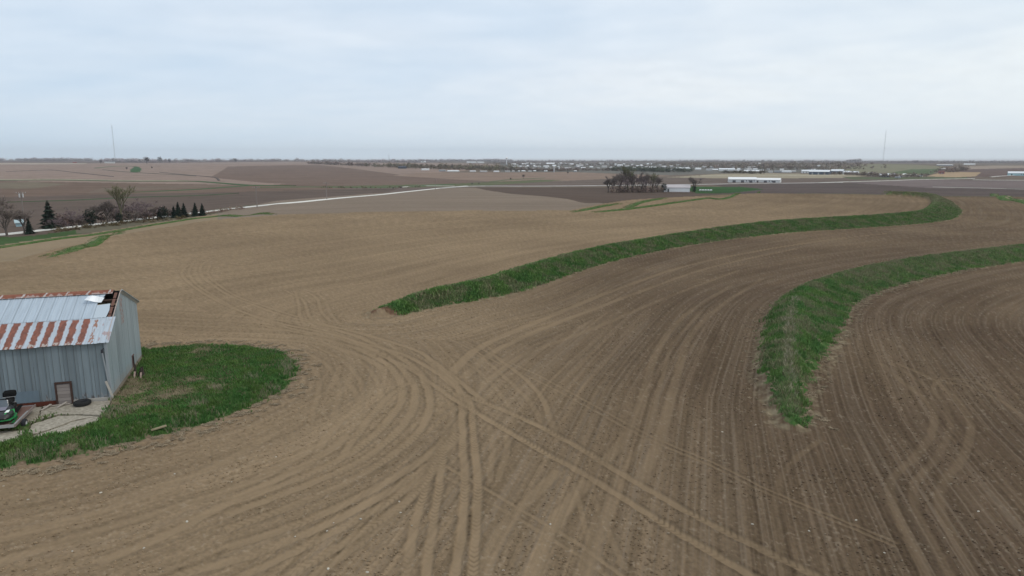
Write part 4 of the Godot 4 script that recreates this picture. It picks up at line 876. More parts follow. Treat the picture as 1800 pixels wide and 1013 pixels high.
func ground() -> void:
	for k in PATCHES:
		var poly := PackedVector2Array(k[0])
		patch_poly.append(poly)
		var box := Rect2(poly[0], Vector2.ZERO)
		for p in poly:
			box = box.expand(p)
		patch_box.append(box)
	var r := 2.0
	while r < 17.5:
		radii.append(r)
		r += 2.6
	r = 18.0
	while r < 10500.0:
		radii.append(r)
		r += minf(0.8 * (r * r + H * H) / (H * 692.0), maxf(r * 0.016, 1.0))
	var th := -0.76
	while th < 0.76:
		ths.append(th)
		th += 0.00138
	while th < TAU - 0.77:
		ths.append(th)
		th += 0.06
	row_v.resize(radii.size())
	row_c.resize(radii.size())
	row_n.resize(radii.size())
	var job := WorkerThreadPool.add_group_task(ground_row, radii.size())
	WorkerThreadPool.wait_for_group_task_completion(job)
	job = WorkerThreadPool.add_group_task(normal_row, radii.size())
	WorkerThreadPool.wait_for_group_task_completion(job)
	var vs := PackedVector3Array()
	var cs := PackedColorArray()
	var ns := PackedVector3Array()
	for i in radii.size():
		vs.append_array(row_v[i])
		cs.append_array(row_c[i])
		ns.append_array(row_n[i])
	var n := ths.size()
	var ix := PackedInt32Array()
	ix.resize((radii.size() - 1) * n * 6)
	var at := 0
	for i in radii.size() - 1:
		for j in n:
			var j2 := (j + 1) % n
			var a := i * n + j
			var b := i * n + j2
			var c := a + n
			var d := b + n
			ix[at] = a
			ix[at + 1] = c
			ix[at + 2] = b
			ix[at + 3] = b
			ix[at + 4] = c
			ix[at + 5] = d
			at += 6
	var arrays := []
	arrays.resize(Mesh.ARRAY_MAX)
	arrays[Mesh.ARRAY_VERTEX] = vs
	arrays[Mesh.ARRAY_NORMAL] = ns
	arrays[Mesh.ARRAY_COLOR] = cs
	arrays[Mesh.ARRAY_INDEX] = ix
	var am := ArrayMesh.new()
	am.add_surface_from_arrays(Mesh.PRIMITIVE_TRIANGLES, arrays)
	var o := MeshInstance3D.new()
	o.mesh = am
	o.material_override = M.soil
	o.name = "ground"
	o.set_meta("label", "tilled brown farmland with wheel tracks rolling down to the valley")
	o.set_meta("kind", "structure")
	add_child(o)
	row_v.clear()
	row_c.clear()
	row_n.clear()

# ---------------------------------------------------------------- building blocks
func mat(rough: float, metal := 0.0) -> StandardMaterial3D:
	var m := StandardMaterial3D.new()
	m.vertex_color_use_as_albedo = true
	m.roughness = rough
	m.metallic = metal
	m.cull_mode = BaseMaterial3D.CULL_DISABLED
	return m

func begin() -> SurfaceTool:
	var st := SurfaceTool.new()
	st.begin(Mesh.PRIMITIVE_TRIANGLES)
	return st

func tri(st: SurfaceTool, a: Vector3, b: Vector3, c: Vector3, col: Color) -> void:
	st.set_color(col)
	st.add_vertex(a)
	st.set_color(col)
	st.add_vertex(b)
	st.set_color(col)
	st.add_vertex(c)

func quad(st: SurfaceTool, a: Vector3, b: Vector3, c: Vector3, d: Vector3, col: Color) -> void:
	tri(st, a, b, c, col)
	tri(st, a, c, d, col)

func bx(st: SurfaceTool, lo: Vector3, hi: Vector3, col: Color, t := Transform3D()) -> void:
	var p := []
	for i in 8:
		p.append(t * Vector3(hi.x if i & 1 else lo.x, hi.y if i & 2 else lo.y, hi.z if i & 4 else lo.z))
	for f in [[0, 1, 3, 2], [5, 4, 6, 7], [4, 0, 2, 6], [1, 5, 7, 3], [2, 3, 7, 6], [4, 5, 1, 0]]:
		quad(st, p[f[0]], p[f[1]], p[f[2]], p[f[3]], col)

# a board from a to b
func board(st: SurfaceTool, a: Vector3, b: Vector3, w: float, thick: float, col: Color, up := Vector3.UP) -> void:
	var d := (b - a).normalized()
	var side := d.cross(up).normalized()
	if side.length() < 0.5:
		side = d.cross(Vector3.RIGHT).normalized()
	var n := side.cross(d).normalized()
	bx(st, Vector3(-w / 2, -thick / 2, 0), Vector3(w / 2, thick / 2, a.distance_to(b)), col, Transform3D(Basis(side, n, d), a))

func tube(st: SurfaceTool, a: Vector3, b: Vector3, ra: float, rb: float, n: int, col: Color) -> void:
	var d := (b - a).normalized()
	var u := d.cross(Vector3(0.31, 0.9, 0.2) if absf(d.y) < 0.9 else Vector3.RIGHT).normalized()
	var v := d.cross(u)
	for i in n:
		var p := TAU * i / n
		var q := TAU * (i + 1) / n
		var e := u * cos(p) + v * sin(p)
		var f := u * cos(q) + v * sin(q)
		quad(st, a + e * ra, a + f * ra, b + f * rb, b + e * rb, col)

# turned round the axis from at along dir; profile of (radius, along)
func lathe(st: SurfaceTool, at: Vector3, dir: Vector3, profile: Array, n: int, col: Color) -> void:
	var u := dir.cross(Vector3.UP if absf(dir.y) < 0.9 else Vector3.RIGHT).normalized()
	var v := dir.cross(u)
	for k in profile.size() - 1:
		for i in n:
			var p := TAU * i / n
			var q := TAU * (i + 1) / n
			var e := u * cos(p) + v * sin(p)
			var f := u * cos(q) + v * sin(q)
			var s: Vector2 = profile[k]
			var t: Vector2 = profile[k + 1]
			quad(st, at + e * s.x + dir * s.y, at + f * s.x + dir * s.y, at + f * t.x + dir * t.y, at + e * t.x + dir * t.y, col)

# a body through cross-sections [along, half width, low, high]; rounded by the power k
func loft(st: SurfaceTool, secs: Array, at: Transform3D, n: int, k: float, col: Color) -> void:
	var rings := []
	for s in secs:
		var ring := []
		for i in n:
			var a := TAU * i / n
			var cx := signf(cos(a)) * pow(absf(cos(a)), k)
			var cy := signf(sin(a)) * pow(absf(sin(a)), k)
			ring.append(at * Vector3(s[1] * cx, (s[2] + s[3]) / 2 + (s[3] - s[2]) / 2 * cy, s[0]))
		rings.append(ring)
	for i in rings.size() - 1:
		for j in n:
			var j2 := (j + 1) % n
			quad(st, rings[i][j], rings[i][j2], rings[i + 1][j2], rings[i + 1][j], col)
	for j in range(1, n - 1):
		tri(st, rings[0][0], rings[0][j], rings[0][j + 1], col)
		tri(st, rings[-1][0], rings[-1][j], rings[-1][j + 1], col)

func slab_of(st: SurfaceTool, poly: PackedVector2Array, y0: float, y1: float, col: Color) -> void:
	var t := Geometry2D.triangulate_polygon(poly)
	for i in range(0, t.size(), 3):
		var a := poly[t[i]]
		var b := poly[t[i + 1]]
		var c := poly[t[i + 2]]
		tri(st, Vector3(a.x, y1, a.y), Vector3(b.x, y1, b.y), Vector3(c.x, y1, c.y), col)
	for i in poly.size():
		var a := poly[i]
		var b := poly[(i + 1) % poly.size()]
		quad(st, Vector3(a.x, y1, a.y), Vector3(b.x, y1, b.y), Vector3(b.x, y0, b.y), Vector3(a.x, y0, a.y), col)

func part(called: String, st: SurfaceTool, m: Material, parent: Node, label := "") -> MeshInstance3D:
	var o := MeshInstance3D.new()
	o.mesh = st.commit()
	o.material_override = m
	o.name = numbered(parent, called)
	if label:
		o.set_meta("label", label)
	parent.add_child(o, true)
	return o

func numbered(parent: Node, called: String) -> String:
	if not parent.has_node(called):
		return called
	var key := called + str(parent.get_instance_id())
	counts[key] = counts.get(key, 0) + 1
	return "%s_%03d" % [called, counts[key]]
var counts := {}

func tag(o: Node, label: String, category: String, group := "", kind := "") -> Node:
	o.set_meta("label", label)
	if category:
		o.set_meta("category", category)
	if group:
		o.set_meta("group", group)
	if kind:
		o.set_meta("kind", kind)
	return o

func thing(called: String, label: String, category: String, at: Vector3, turn := 0.0, group := "") -> Node3D:
	var o := Node3D.new()
	o.name = numbered(self, called)
	add_child(o)
	o.position = at
	o.rotation.y = turn
	tag(o, label, category, group)
	return o

func on_ground(p: Vector2, up := 0.0) -> Vector3:
	return Vector3(p.x, ground_h(p.x, p.y) + up, p.y)

func scatter(called: String, label: String, mesh: Mesh, m: Material, where: Array, tints: Array) -> void:
	var mm := MultiMesh.new()
	mm.transform_format = MultiMesh.TRANSFORM_3D
	mm.use_colors = true
	mm.mesh = mesh
	mm.instance_count = where.size()
	for i in where.size():
		mm.set_instance_transform(i, where[i])
		mm.set_instance_color(i, tints[i])
	var o := MultiMeshInstance3D.new()
	o.multimesh = mm
	o.material_override = m
	o.name = numbered(self, called)
	tag(o, label, "", "", "stuff")
	add_child(o)

# ---------------------------------------------------------------- the barn
const ZINC := Color(0.36, 0.41, 0.46)
const RUST := Color(0.155, 0.052, 0.030)
const BARN_AT := Vector3(-23.7, 0, -39.05)
const WIDE := 9.27
const RIDGE_Z := 4.63
const RIDGE_Y := 5.75
const EAVE := 3.65
const BACK_EAVE := 4.05

func roof_y(z: float) -> float:
	return lerpf(EAVE, RIDGE_Y, z / RIDGE_Z) if z < RIDGE_Z else lerpf(RIDGE_Y, BACK_EAVE, (z - RIDGE_Z) / (WIDE - RIDGE_Z))

func rib(u: float, pitch: float, high: float) -> float:
	var t := fposmod(u / pitch, 1.0)
	return high * clampf(1.6 - absf(t - 0.5) * 16.0, 0.0, 1.0)

# sheet metal on a grid; put(u, v) gives its place, tint(u, v) its colour
func sheet(u0: float, u1: float, v0: float, v1: float, nu: int, nv: int, put: Callable, tint: Callable) -> SurfaceTool:
	var st := begin()
	for j in nv + 1:
		for i in nu + 1:
			var u := lerpf(u0, u1, float(i) / nu)
			var v := lerpf(v0, v1, float(j) / nv)
			st.set_color(tint.call(u, v))
			st.add_vertex(put.call(u, v))
	for j in nv:
		for i in nu:
			var a := j * (nu + 1) + i
			for k in [a, a + 1, a + nu + 2, a, a + nu + 2, a + nu + 1]:
				st.add_index(k)
	st.generate_normals()
	return st

func streak(u: float, v: float) -> float:
	return 1.0 + 0.08 * nB.get_noise_2d(u * 3.0, v * 0.25) + 0.06 * nB.get_noise_2d(u * 11.0, v * 0.9 + 30.0)

func barn() -> void:
	var b := thing("barn", "rusting grey metal barn with torn roof edge beside the grass island", "barn", BARN_AT, PI + deg_to_rad(18.0))
	var slope_len := Vector2(RIDGE_Z + 0.22, RIDGE_Y - EAVE + 0.1).length()
	# front wall of ribbed sheets
	var pw := 0.745
	for i in 22:
		var x0 := i * pw + 0.01
		var x1 := (i + 1) * pw
		var low := 0.24 if i < 3 else 0.30
		if i == 3:
			low = 0.32
		var tone := 0.80 + 0.10 * sin(i * 2.4)
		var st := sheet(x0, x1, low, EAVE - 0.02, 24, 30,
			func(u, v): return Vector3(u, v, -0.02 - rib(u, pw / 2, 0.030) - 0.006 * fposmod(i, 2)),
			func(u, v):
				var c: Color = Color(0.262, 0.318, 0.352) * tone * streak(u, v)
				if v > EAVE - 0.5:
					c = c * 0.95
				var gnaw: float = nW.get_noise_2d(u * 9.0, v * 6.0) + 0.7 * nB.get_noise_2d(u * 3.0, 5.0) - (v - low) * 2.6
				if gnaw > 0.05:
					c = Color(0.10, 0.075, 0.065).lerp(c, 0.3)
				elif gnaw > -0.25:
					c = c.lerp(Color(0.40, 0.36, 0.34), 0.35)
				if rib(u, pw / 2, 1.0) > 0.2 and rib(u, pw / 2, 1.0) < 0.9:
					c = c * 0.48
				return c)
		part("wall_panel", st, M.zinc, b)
	# a patch sheet, darker, between snowmobile and door
	var pst := sheet(3.62, 4.75, 0.34, 1.02, 16, 6, func(u, v): return Vector3(u, v, -0.062 - rib(u, pw / 2, 0.012)), func(u, v): return Color(0.17, 0.225, 0.27) * streak(u, v))
	part("patch_panel", pst, M.zinc, b, "darker patch sheet low on the front wall")
	# gable wall
	var gw := WIDE / 11.0
	for i in 11:
		var z0 := i * gw
		var z1 := (i + 1) * gw - 0.008
		var tone := 1.0 + 0.07 * sin(i * 3.7)
		var st := sheet(z0, z1, 0.0, 1.0, 20, 60,
			func(u, v): return Vector3(-0.02 - rib(u, gw / 3, 0.012) - 0.004 * fposmod(i, 2), lerpf(0.28, roof_y(u) - 0.06, v), u),
			func(u, v):
				var y: float = lerpf(0.28, roof_y(u), v)
				var c: Color = Color(0.285, 0.345, 0.372) * tone * (1.0 + 0.13 * nB.get_noise_2d(u * 2.0, y * 0.18) + 0.05 * nW.get_noise_2d(u * 6.0, y * 1.5))
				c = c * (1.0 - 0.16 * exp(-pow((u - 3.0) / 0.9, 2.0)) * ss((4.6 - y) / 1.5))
				var d: float = absf(u - (4.62 + 0.10 * sin(y * 5.0)))
				if y > 3.7 and y < 5.35 and d < 0.34:
					var q: float = sin(u * 26.0 + 5.0 * nG.get_noise_2d(u * 3.0, y * 3.0)) * sin(y * 7.0 + 2.0 * nG.get_noise_2d(y * 2.0, u * 2.0)) + 0.5 * nW.get_noise_2d(u * 8.0, y * 8.0)
					if q > 0.02:
						c = c.lerp(Color(0.27, 0.10, 0.06), 0.85)
					elif q < -0.55:
						c = c.lerp(Color(0.5, 0.45, 0.42), 0.5)
				if y < 0.7 + 0.25 * nB.get_noise_2d(u * 2.0, 9.0):
					c = c.lerp(Color(0.36, 0.31, 0.25), 0.25)
				return c)
		part("gable_panel", st, M.zinc, b)
	# sill, footing, back and far walls
	var st2 := begin()
	bx(st2, Vector3(-0.01, 0.0, 0.02), Vector3(0.05, 0.28, WIDE), Color(0.30, 0.26, 0.21))
	part("footing", st2, M.matte, b)
	st2 = begin()
	bx(st2, Vector3(0.0, 0.0, -0.10), Vector3(1.93, 0.25, 0.05), Color(0.42, 0.40, 0.37))
	part("footing", st2, M.matte, b)
	st2 = begin()
	bx(st2, Vector3(2.78, 0.0, -0.05), Vector3(16.4, 0.31, 0.05), Color(0.12, 0.042, 0.028))
	part("sill_board", st2, M.matte, b, "rust red rotten sill board under the front wall")
	st2 = begin()
	bx(st2, Vector3(0.0, 0.0, WIDE - 0.02), Vector3(16.4, BACK_EAVE - 0.03, WIDE + 0.03), Color(0.25, 0.29, 0.32))
	part("back_wall", st2, M.zinc, b)
	st2 = begin()
	for q in [[Vector3(16.4, 0, 0), Vector3(16.4, 0, WIDE), Vector3(16.4, BACK_EAVE, WIDE), Vector3(16.4, EAVE, 0)]]:
		quad(st2, q[0], q[1], q[2], q[3], Color(0.25, 0.29, 0.32))
	tri(st2, Vector3(16.4, EAVE, 0), Vector3(16.4, RIDGE_Y, RIDGE_Z), Vector3(16.4, BACK_EAVE, WIDE), Color(0.25, 0.29, 0.32))
	part("far_gable_wall", st2, M.zinc, b)
	# roof: two rows of sheets on the front slope, one on the back
	var on_slope := func(x: float, f: float, up: float) -> Vector3:
		var z := lerpf(-0.22, RIDGE_Z, f)
		return Vector3(x, lerpf(EAVE - 0.1, RIDGE_Y, f) + up * 0.91, z - up * 0.41)
	var sw := 0.60
	for i in 27:
		var x0 := -0.22 + sw * i
		var x1 := x0 + sw
		var wob := 0.012 * sin(i * 5.1)
		if i > 0:
			x0 = 0.38 + sw * (i - 1)
			x1 = x0 + sw
		var st := sheet(x0, x1 + 0.012, 0.0 + wob * 0.5, 0.475 + wob, 30, 40,
			func(u, v): return on_slope.call(u, v, 0.03 + rib(u - x0, sw / 2, 0.024) + 0.004 * fposmod(i, 2)),
			func(u, v):
				var c: Color = Color(0.43, 0.482, 0.53) * (1.0 + 0.13 * nB.get_noise_2d(u * 5.0, v * 2.0) + 0.04 * nW.get_noise_2d(u * 7.0, v * 9.0))
				var d: float = absf(u - x0 - 0.30 + 0.03 * nG.get_noise_2d(v * 14.0, i * 7.0)) - 0.165 - 0.05 * nW.get_noise_2d(u * 5.0, v * 22.0) + (0.0 if v < 0.455 else 1.0)
				if i >= 2 and d < 0.0:
					c = RUST * (1.25 + 0.55 * nW.get_noise_2d(u * 8.0, v * 26.0) + 0.3 * v)
					if v < 0.06 and nW.get_noise_2d(u * 9.0, v * 40.0) > 0.1:
						c = Color(0.42, 0.36, 0.32)
				elif i >= 2 and d < 0.03:
					c = c.lerp(RUST * 1.8, 0.4)
				if i == 1 and absf(u - x0 - 0.36) < 0.09 + 0.06 * nG.get_noise_2d(v * 20.0, 3.0) and nW.get_noise_2d(u * 14.0, v * 18.0) > -0.12 and v < 0.44:
					c = Color(0.30, 0.15, 0.10)
				if i == 0 and nW.get_noise_2d(u * 6.0, v * 12.0) > 0.42:
					c = c.lerp(RUST * 2.0, 0.5)
				return c)
		part("roof_sheet", st, M.zinc, b, "lower roof sheet striped with red rust" if i >= 2 else "")
	for i in range(1, 27):
		var x0 := 0.38 + sw * (i - 1)
		var x1 := x0 + sw
		if i == 1:
			continue
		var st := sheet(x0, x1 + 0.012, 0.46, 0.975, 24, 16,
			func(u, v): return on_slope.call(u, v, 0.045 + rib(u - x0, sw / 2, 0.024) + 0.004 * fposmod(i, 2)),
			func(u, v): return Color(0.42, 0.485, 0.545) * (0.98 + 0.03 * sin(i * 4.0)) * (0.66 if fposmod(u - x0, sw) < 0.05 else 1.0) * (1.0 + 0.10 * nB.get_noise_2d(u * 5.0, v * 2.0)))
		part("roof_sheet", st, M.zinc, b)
	# the torn end: what is left of the last upper sheet, the sheet that curled back and the bare rafter
	var torn := begin()
	var zc := Color(0.47, 0.53, 0.58)
	for q in [[0.30, 0.465, 0.98, 0.465, 0.98, 0.62, 0.22, 0.60], [0.22, 0.60, 0.98, 0.62, 0.98, 0.715, 0.28, 0.735], [0.98, 0.80, 0.98, 0.975, 0.62, 0.975, 0.75, 0.88]]:
		quad(torn, on_slope.call(q[0], q[1], 0.05), on_slope.call(q[2], q[3], 0.05), on_slope.call(q[4], q[5], 0.05), on_slope.call(q[6], q[7], 0.055), zc)
	part("torn_sheet", torn, M.zinc, b, "jagged remains of the torn last roof sheet")
	var curl := begin()
	var prev := []
	for k in 9:
		var t := k / 8.0
		var lift := 0.06 + 0.34 * sin(t * 1.9) * t
		var row := [on_slope.call(0.80 + 0.85 * t, 0.765 - 0.02 * t, lift), on_slope.call(0.70 + 0.80 * t, 0.86 - 0.045 * t, lift + 0.10 * sin(t * 3.0))]
		if k > 0:
			quad(curl, prev[0], row[0], row[1], prev[1], Color(0.74, 0.77, 0.80))
		prev = row
	part("curled_sheet", curl, M.bright, b, "bright roof sheet bent up at the torn edge")
	for q in [[0.36, 0.53], [0.545, 0.68], [0.70, 0.84], [0.86, 0.97]]:
		var rf := begin()
		board(rf, on_slope.call(0.15, q[0], -0.02), on_slope.call(0.15, q[1], -0.02), 0.16, 0.05, Color(0.165, 0.092, 0.072), Vector3(0, 0.91, -0.41))
		part("rafter", rf, M.matte, b)
	for f in [0.36, 0.54, 0.69, 0.85]:
		var pl := begin()
		board(pl, on_slope.call(-0.02, f, -0.14), on_slope.call(15.9, f, -0.14), 0.10, 0.10, Color(0.09, 0.06, 0.05), Vector3(0, 0.91, -0.41))
		part("purlin", pl, M.matte, b)
	# ridge cap, red with rust, pale where the laps were
	for i in 14:
		var x0 := 0.30 + 1.17 * i
		var st := sheet(x0, x0 + 1.19, -1.0, 1.0, 30, 8,
			func(u, v): return Vector3(u, RIDGE_Y + 0.115 - 0.29 * absf(v) * (0.62 if v < 0.0 else 0.5) + 0.002 * fposmod(i, 2), RIDGE_Z + 0.40 * v),
			func(u, v):
				var c: Color = Color(0.20, 0.085, 0.058) * (1.15 + 0.4 * nW.get_noise_2d(u * 7.0, v * 5.0))
				if absf(u - x0 - 0.16 + 0.1 * v) < 0.05 + 0.04 * nW.get_noise_2d(u * 6.0, v * 8.0 + i):
					c = Color(0.47, 0.44, 0.42)
				elif v < -0.8 + 0.5 * nG.get_noise_2d(u * 2.0, i * 3.0):
					c = c.lerp(Color(0.40, 0.33, 0.31), 0.75)
				return c)
		part("ridge_cap", st, M.matte, b, "rust red ridge cap with pale laps")
	for i in 27:
		var x0 := -0.2 + sw * i
		var st := begin()
		var u0 := RIDGE_Z + 0.05
		quad(st, Vector3(x0, RIDGE_Y + 0.02, u0), Vector3(x0 + sw, RIDGE_Y + 0.02, u0), Vector3(x0 + sw, BACK_EAVE + 0.0, WIDE + 0.25), Vector3(x0, BACK_EAVE + 0.0, WIDE + 0.25), Color(0.45, 0.5, 0.54))
		part("roof_sheet", st, M.zinc, b)
	# rake trim and the corner
	st2 = begin()
	board(st2, Vector3(-0.09, RIDGE_Y + 0.0, RIDGE_Z + 0.05), Vector3(-0.09, BACK_EAVE + 0.02, WIDE + 0.2), 0.26, 0.05, Color(0.46, 0.46, 0.46), Vector3(0.75, 0.6, 0.2))
	part("rake_trim", st2, M.zinc, b)
	st2 = begin()
	board(st2, Vector3(-0.05, EAVE + 0.05, 0.05), Vector3(-0.05, RIDGE_Y - 0.03, RIDGE_Z), 0.12, 0.03, Color(0.44, 0.36, 0.32), Vector3(0.8, 0.5, -0.2))
	part("rake_trim", st2, M.matte, b)
	st2 = begin()
	bx(st2, Vector3(-0.065, 0.25, -0.085), Vector3(0.07, EAVE - 0.12, 0.03), Color(0.34, 0.38, 0.41))
	part("corner_trim", st2, M.zinc, b)
	st2 = begin()
	board(st2, Vector3(0.20, 3.05, -0.10), Vector3(0.03, 1.1, -0.12), 0.07, 0.03, Color(0.33, 0.36, 0.38), Vector3(0, 0, -1))
	part("loose_flashing", st2, M.zinc, b, "pale loose flashing hanging at the front corner")
	st2 = begin()
	board(st2, Vector3(0.16, 1.25, -0.16), Vector3(-0.22, 0.02, -0.32), 0.12, 0.03, Color(0.44, 0.41, 0.36), Vector3(0, 0, -1))
	part("leaning_board", st2, M.matte, b)
	st2 = begin()
	tube(st2, Vector3(0.12, 3.18, -0.05), Vector3(0.12, 3.22, -0.42), 0.025, 0.025, 6, Color(0.05, 0.05, 0.055))
	tube(st2, Vector3(0.12, 3.22, -0.40), Vector3(0.12, 3.02, -0.44), 0.06, 0.075, 8, Color(0.05, 0.05, 0.055))
	part("lamp_bracket", st2, M.matte, b)
	# door with five boards in a rusty frame
	var door := begin()
	for q in [[1.93, 2.02, 0.0, 1.30], [2.70, 2.79, 0.0, 1.30], [1.93, 2.79, 1.30, 1.40]]:
		bx(door, Vector3(q[0], q[2], -0.14), Vector3(q[1], q[3], -0.03), Color(0.075, 0.048, 0.042))
	var dn := part("door", door, M.matte, b)
	for k in 6:
		var st := begin()
		bx(st, Vector3(2.03, 0.07 + 0.2 * k, -0.10 - 0.008 * (k % 2)), Vector3(2.69, 0.258 + 0.2 * k, -0.06), Color(0.33, 0.29, 0.27) * (0.85 + 0.1 * sin(k * 2.3)))
		part("door_board", st, M.matte, dn)
	# dark hatch low in the gable
	st2 = begin()
	bx(st2, Vector3(-0.055, 0.28, 6.15), Vector3(-0.045, 0.98, 6.62), Color(0.012, 0.011, 0.011))
	var hatch := part("hatch", st2, M.matte, b, "dark open hatch low in the gable wall")
	st2 = begin()
	bx(st2, Vector3(-0.08, 0.24, 6.08), Vector3(-0.03, 1.05, 6.15), Color(0.14, 0.09, 0.08))
	bx(st2, Vector3(-0.08, 0.985, 6.15), Vector3(-0.03, 1.05, 6.66), Color(0.14, 0.09, 0.08))
	part("hatch_frame", st2, M.matte, hatch)

func barn_local(x: float, y: float, z: float) -> Vector3:
	return Transform3D(Basis(Vector3.UP, PI + deg_to_rad(18.0)), BARN_AT) * Vector3(x, y, z)

func yard_things() -> void:
	for k in SLABS.size():
		var st := begin()
		var poly := PackedVector2Array(SLABS[k][1])
		# a finer outline whose edge is broken by wear
		var edge := PackedVector2Array()
		for i in poly.size():
			var a := poly[i]
			var c := poly[(i + 1) % poly.size()]
			var n := maxi(1, int(a.distance_to(c) / 0.25))
			for j in n:
				var p := a.lerp(c, float(j) / n)
				edge.append(p + Vector2(nG.get_noise_2d(p.x * 3.0, p.y * 3.0), nG.get_noise_2d(p.y * 3.0, p.x * 3.0 + 50.0)) * 0.07)
		slab_of(st, edge, -0.05, 0.07 + 0.008 * k, Color.WHITE)
		var o := MeshInstance3D.new()
		o.name = numbered(self, "concrete_slab")
		o.mesh = st.commit()
		o.material_override = M.concrete
		tag(o, SLABS[k][0], "", "", "structure")
		add_child(o)
	# tyre on the slab
	var t := thing("tyre", "black worn tyre lying flat on the concrete by the door", "tyre", Vector3(-24.83, 0.085, -38.08), 0.3)
	var st := begin()
	var prof := []
	for i in 13:
		var a := -0.5 * PI + TAU * i / 12.0
		prof.append(Vector2(0.335 + 0.115 * cos(a) * (1.0 if cos(a) > 0.0 else 0.75), 0.12 + 0.12 * signf(sin(a)) * pow(absf(sin(a)), 0.7)))
	lathe(st, Vector3.ZERO, Vector3.UP, prof, 28, Color(0.014, 0.014, 0.015))
	part("tread", st, M.rubber, t)
	for i in 28:
		var a := TAU * i / 28.0
		st = begin()
		var d := Vector3(cos(a), 0, sin(a))
		board(st, d * 0.447 + Vector3(0, 0.05, 0), d * 0.447 + Vector3(0, 0.19, 0), 0.05, 0.016, Color(0.018, 0.018, 0.019), d)
		part("tread_lug", st, M.rubber, t)
	st = begin()
	lathe(st, Vector3(0, 0.02, 0), Vector3.UP, [Vector2(0.27, 0.0), Vector2(0.245, 0.04), Vector2(0.245, 0.15), Vector2(0.27, 0.19)], 24, Color(0.03, 0.03, 0.032))
	part("bead", st, M.rubber, t)
	# loose boards along the wall
	for q in [[3.35, -0.42, 0.55, -0.30, 0.10, "long pale board lying along the barn wall between trailer and door"], [2.25, -0.18, 2.62, -0.78, 0.13, "short pale board leaning out beside the door"], [3.0, -0.35, 3.32, -1.0, 0.12, "short weathered board on the slab, third from the door"]]:
		var o := thing("loose_board", q[5], "board", barn_local(q[0], 0.0, q[1]))
		st = begin()
		var x1: float = q[2] if q[0] < 3.3 else 2.05
		board(st, Vector3(0, 0.22 if q[0] < 3.3 else 0.13, 0), barn_local(x1, 0.14 if q[0] > 3.3 else 0.11, q[3]) - o.position, q[4], 0.035, Color(0.40, 0.36, 0.31))
		part("plank", st, M.matte, o)
	var wd := thing("loose_board", "pale weathered board half buried at the grass island's near edge", "board", on_ground(V(-18.75, -33.95), 0.10))
	st = begin()
	board(st, Vector3.ZERO, Vector3(0.60, 0.08, -0.45), 0.20, 0.05, Color(0.27, 0.225, 0.145))
	part("plank", st, M.matte, wd)
	# rotten posts in the dry grass by the gable
	for q in [[V(-24.45, -43.1), 0.75, "tall dark rotten post in the dry grass by the gable"], [V(-24.02, -43.05), 0.62, "broad dark stump right of the tall post by the gable"]]:
		var o := thing("rotten_post", q[2], "post", on_ground(q[0], -0.05))
		st = begin()
		var wide: float = 0.09 if q[1] > 0.7 else 0.17
		for k in 5:
			var a := k * TAU / 5.0
			var d := Vector3(cos(a), 0, sin(a)) * wide * 0.6
			tube(st, d, d * 0.8 + Vector3(0.03, q[1] * (0.8 + 0.25 * sin(k * 2.0)), 0), wide * 0.6, wide * 0.35, 6, Color(0.07, 0.058, 0.05))
		part("stump", st, M.matte, o)
		st = begin()
		board(st, Vector3(0.05, 0.35, 0.1), Vector3(0.22, 0.02, 0.55), 0.10, 0.05, Color(0.36, 0.27, 0.23))
		part("splinter", st, M.matte, o)
	trailer()
	snowmobile()

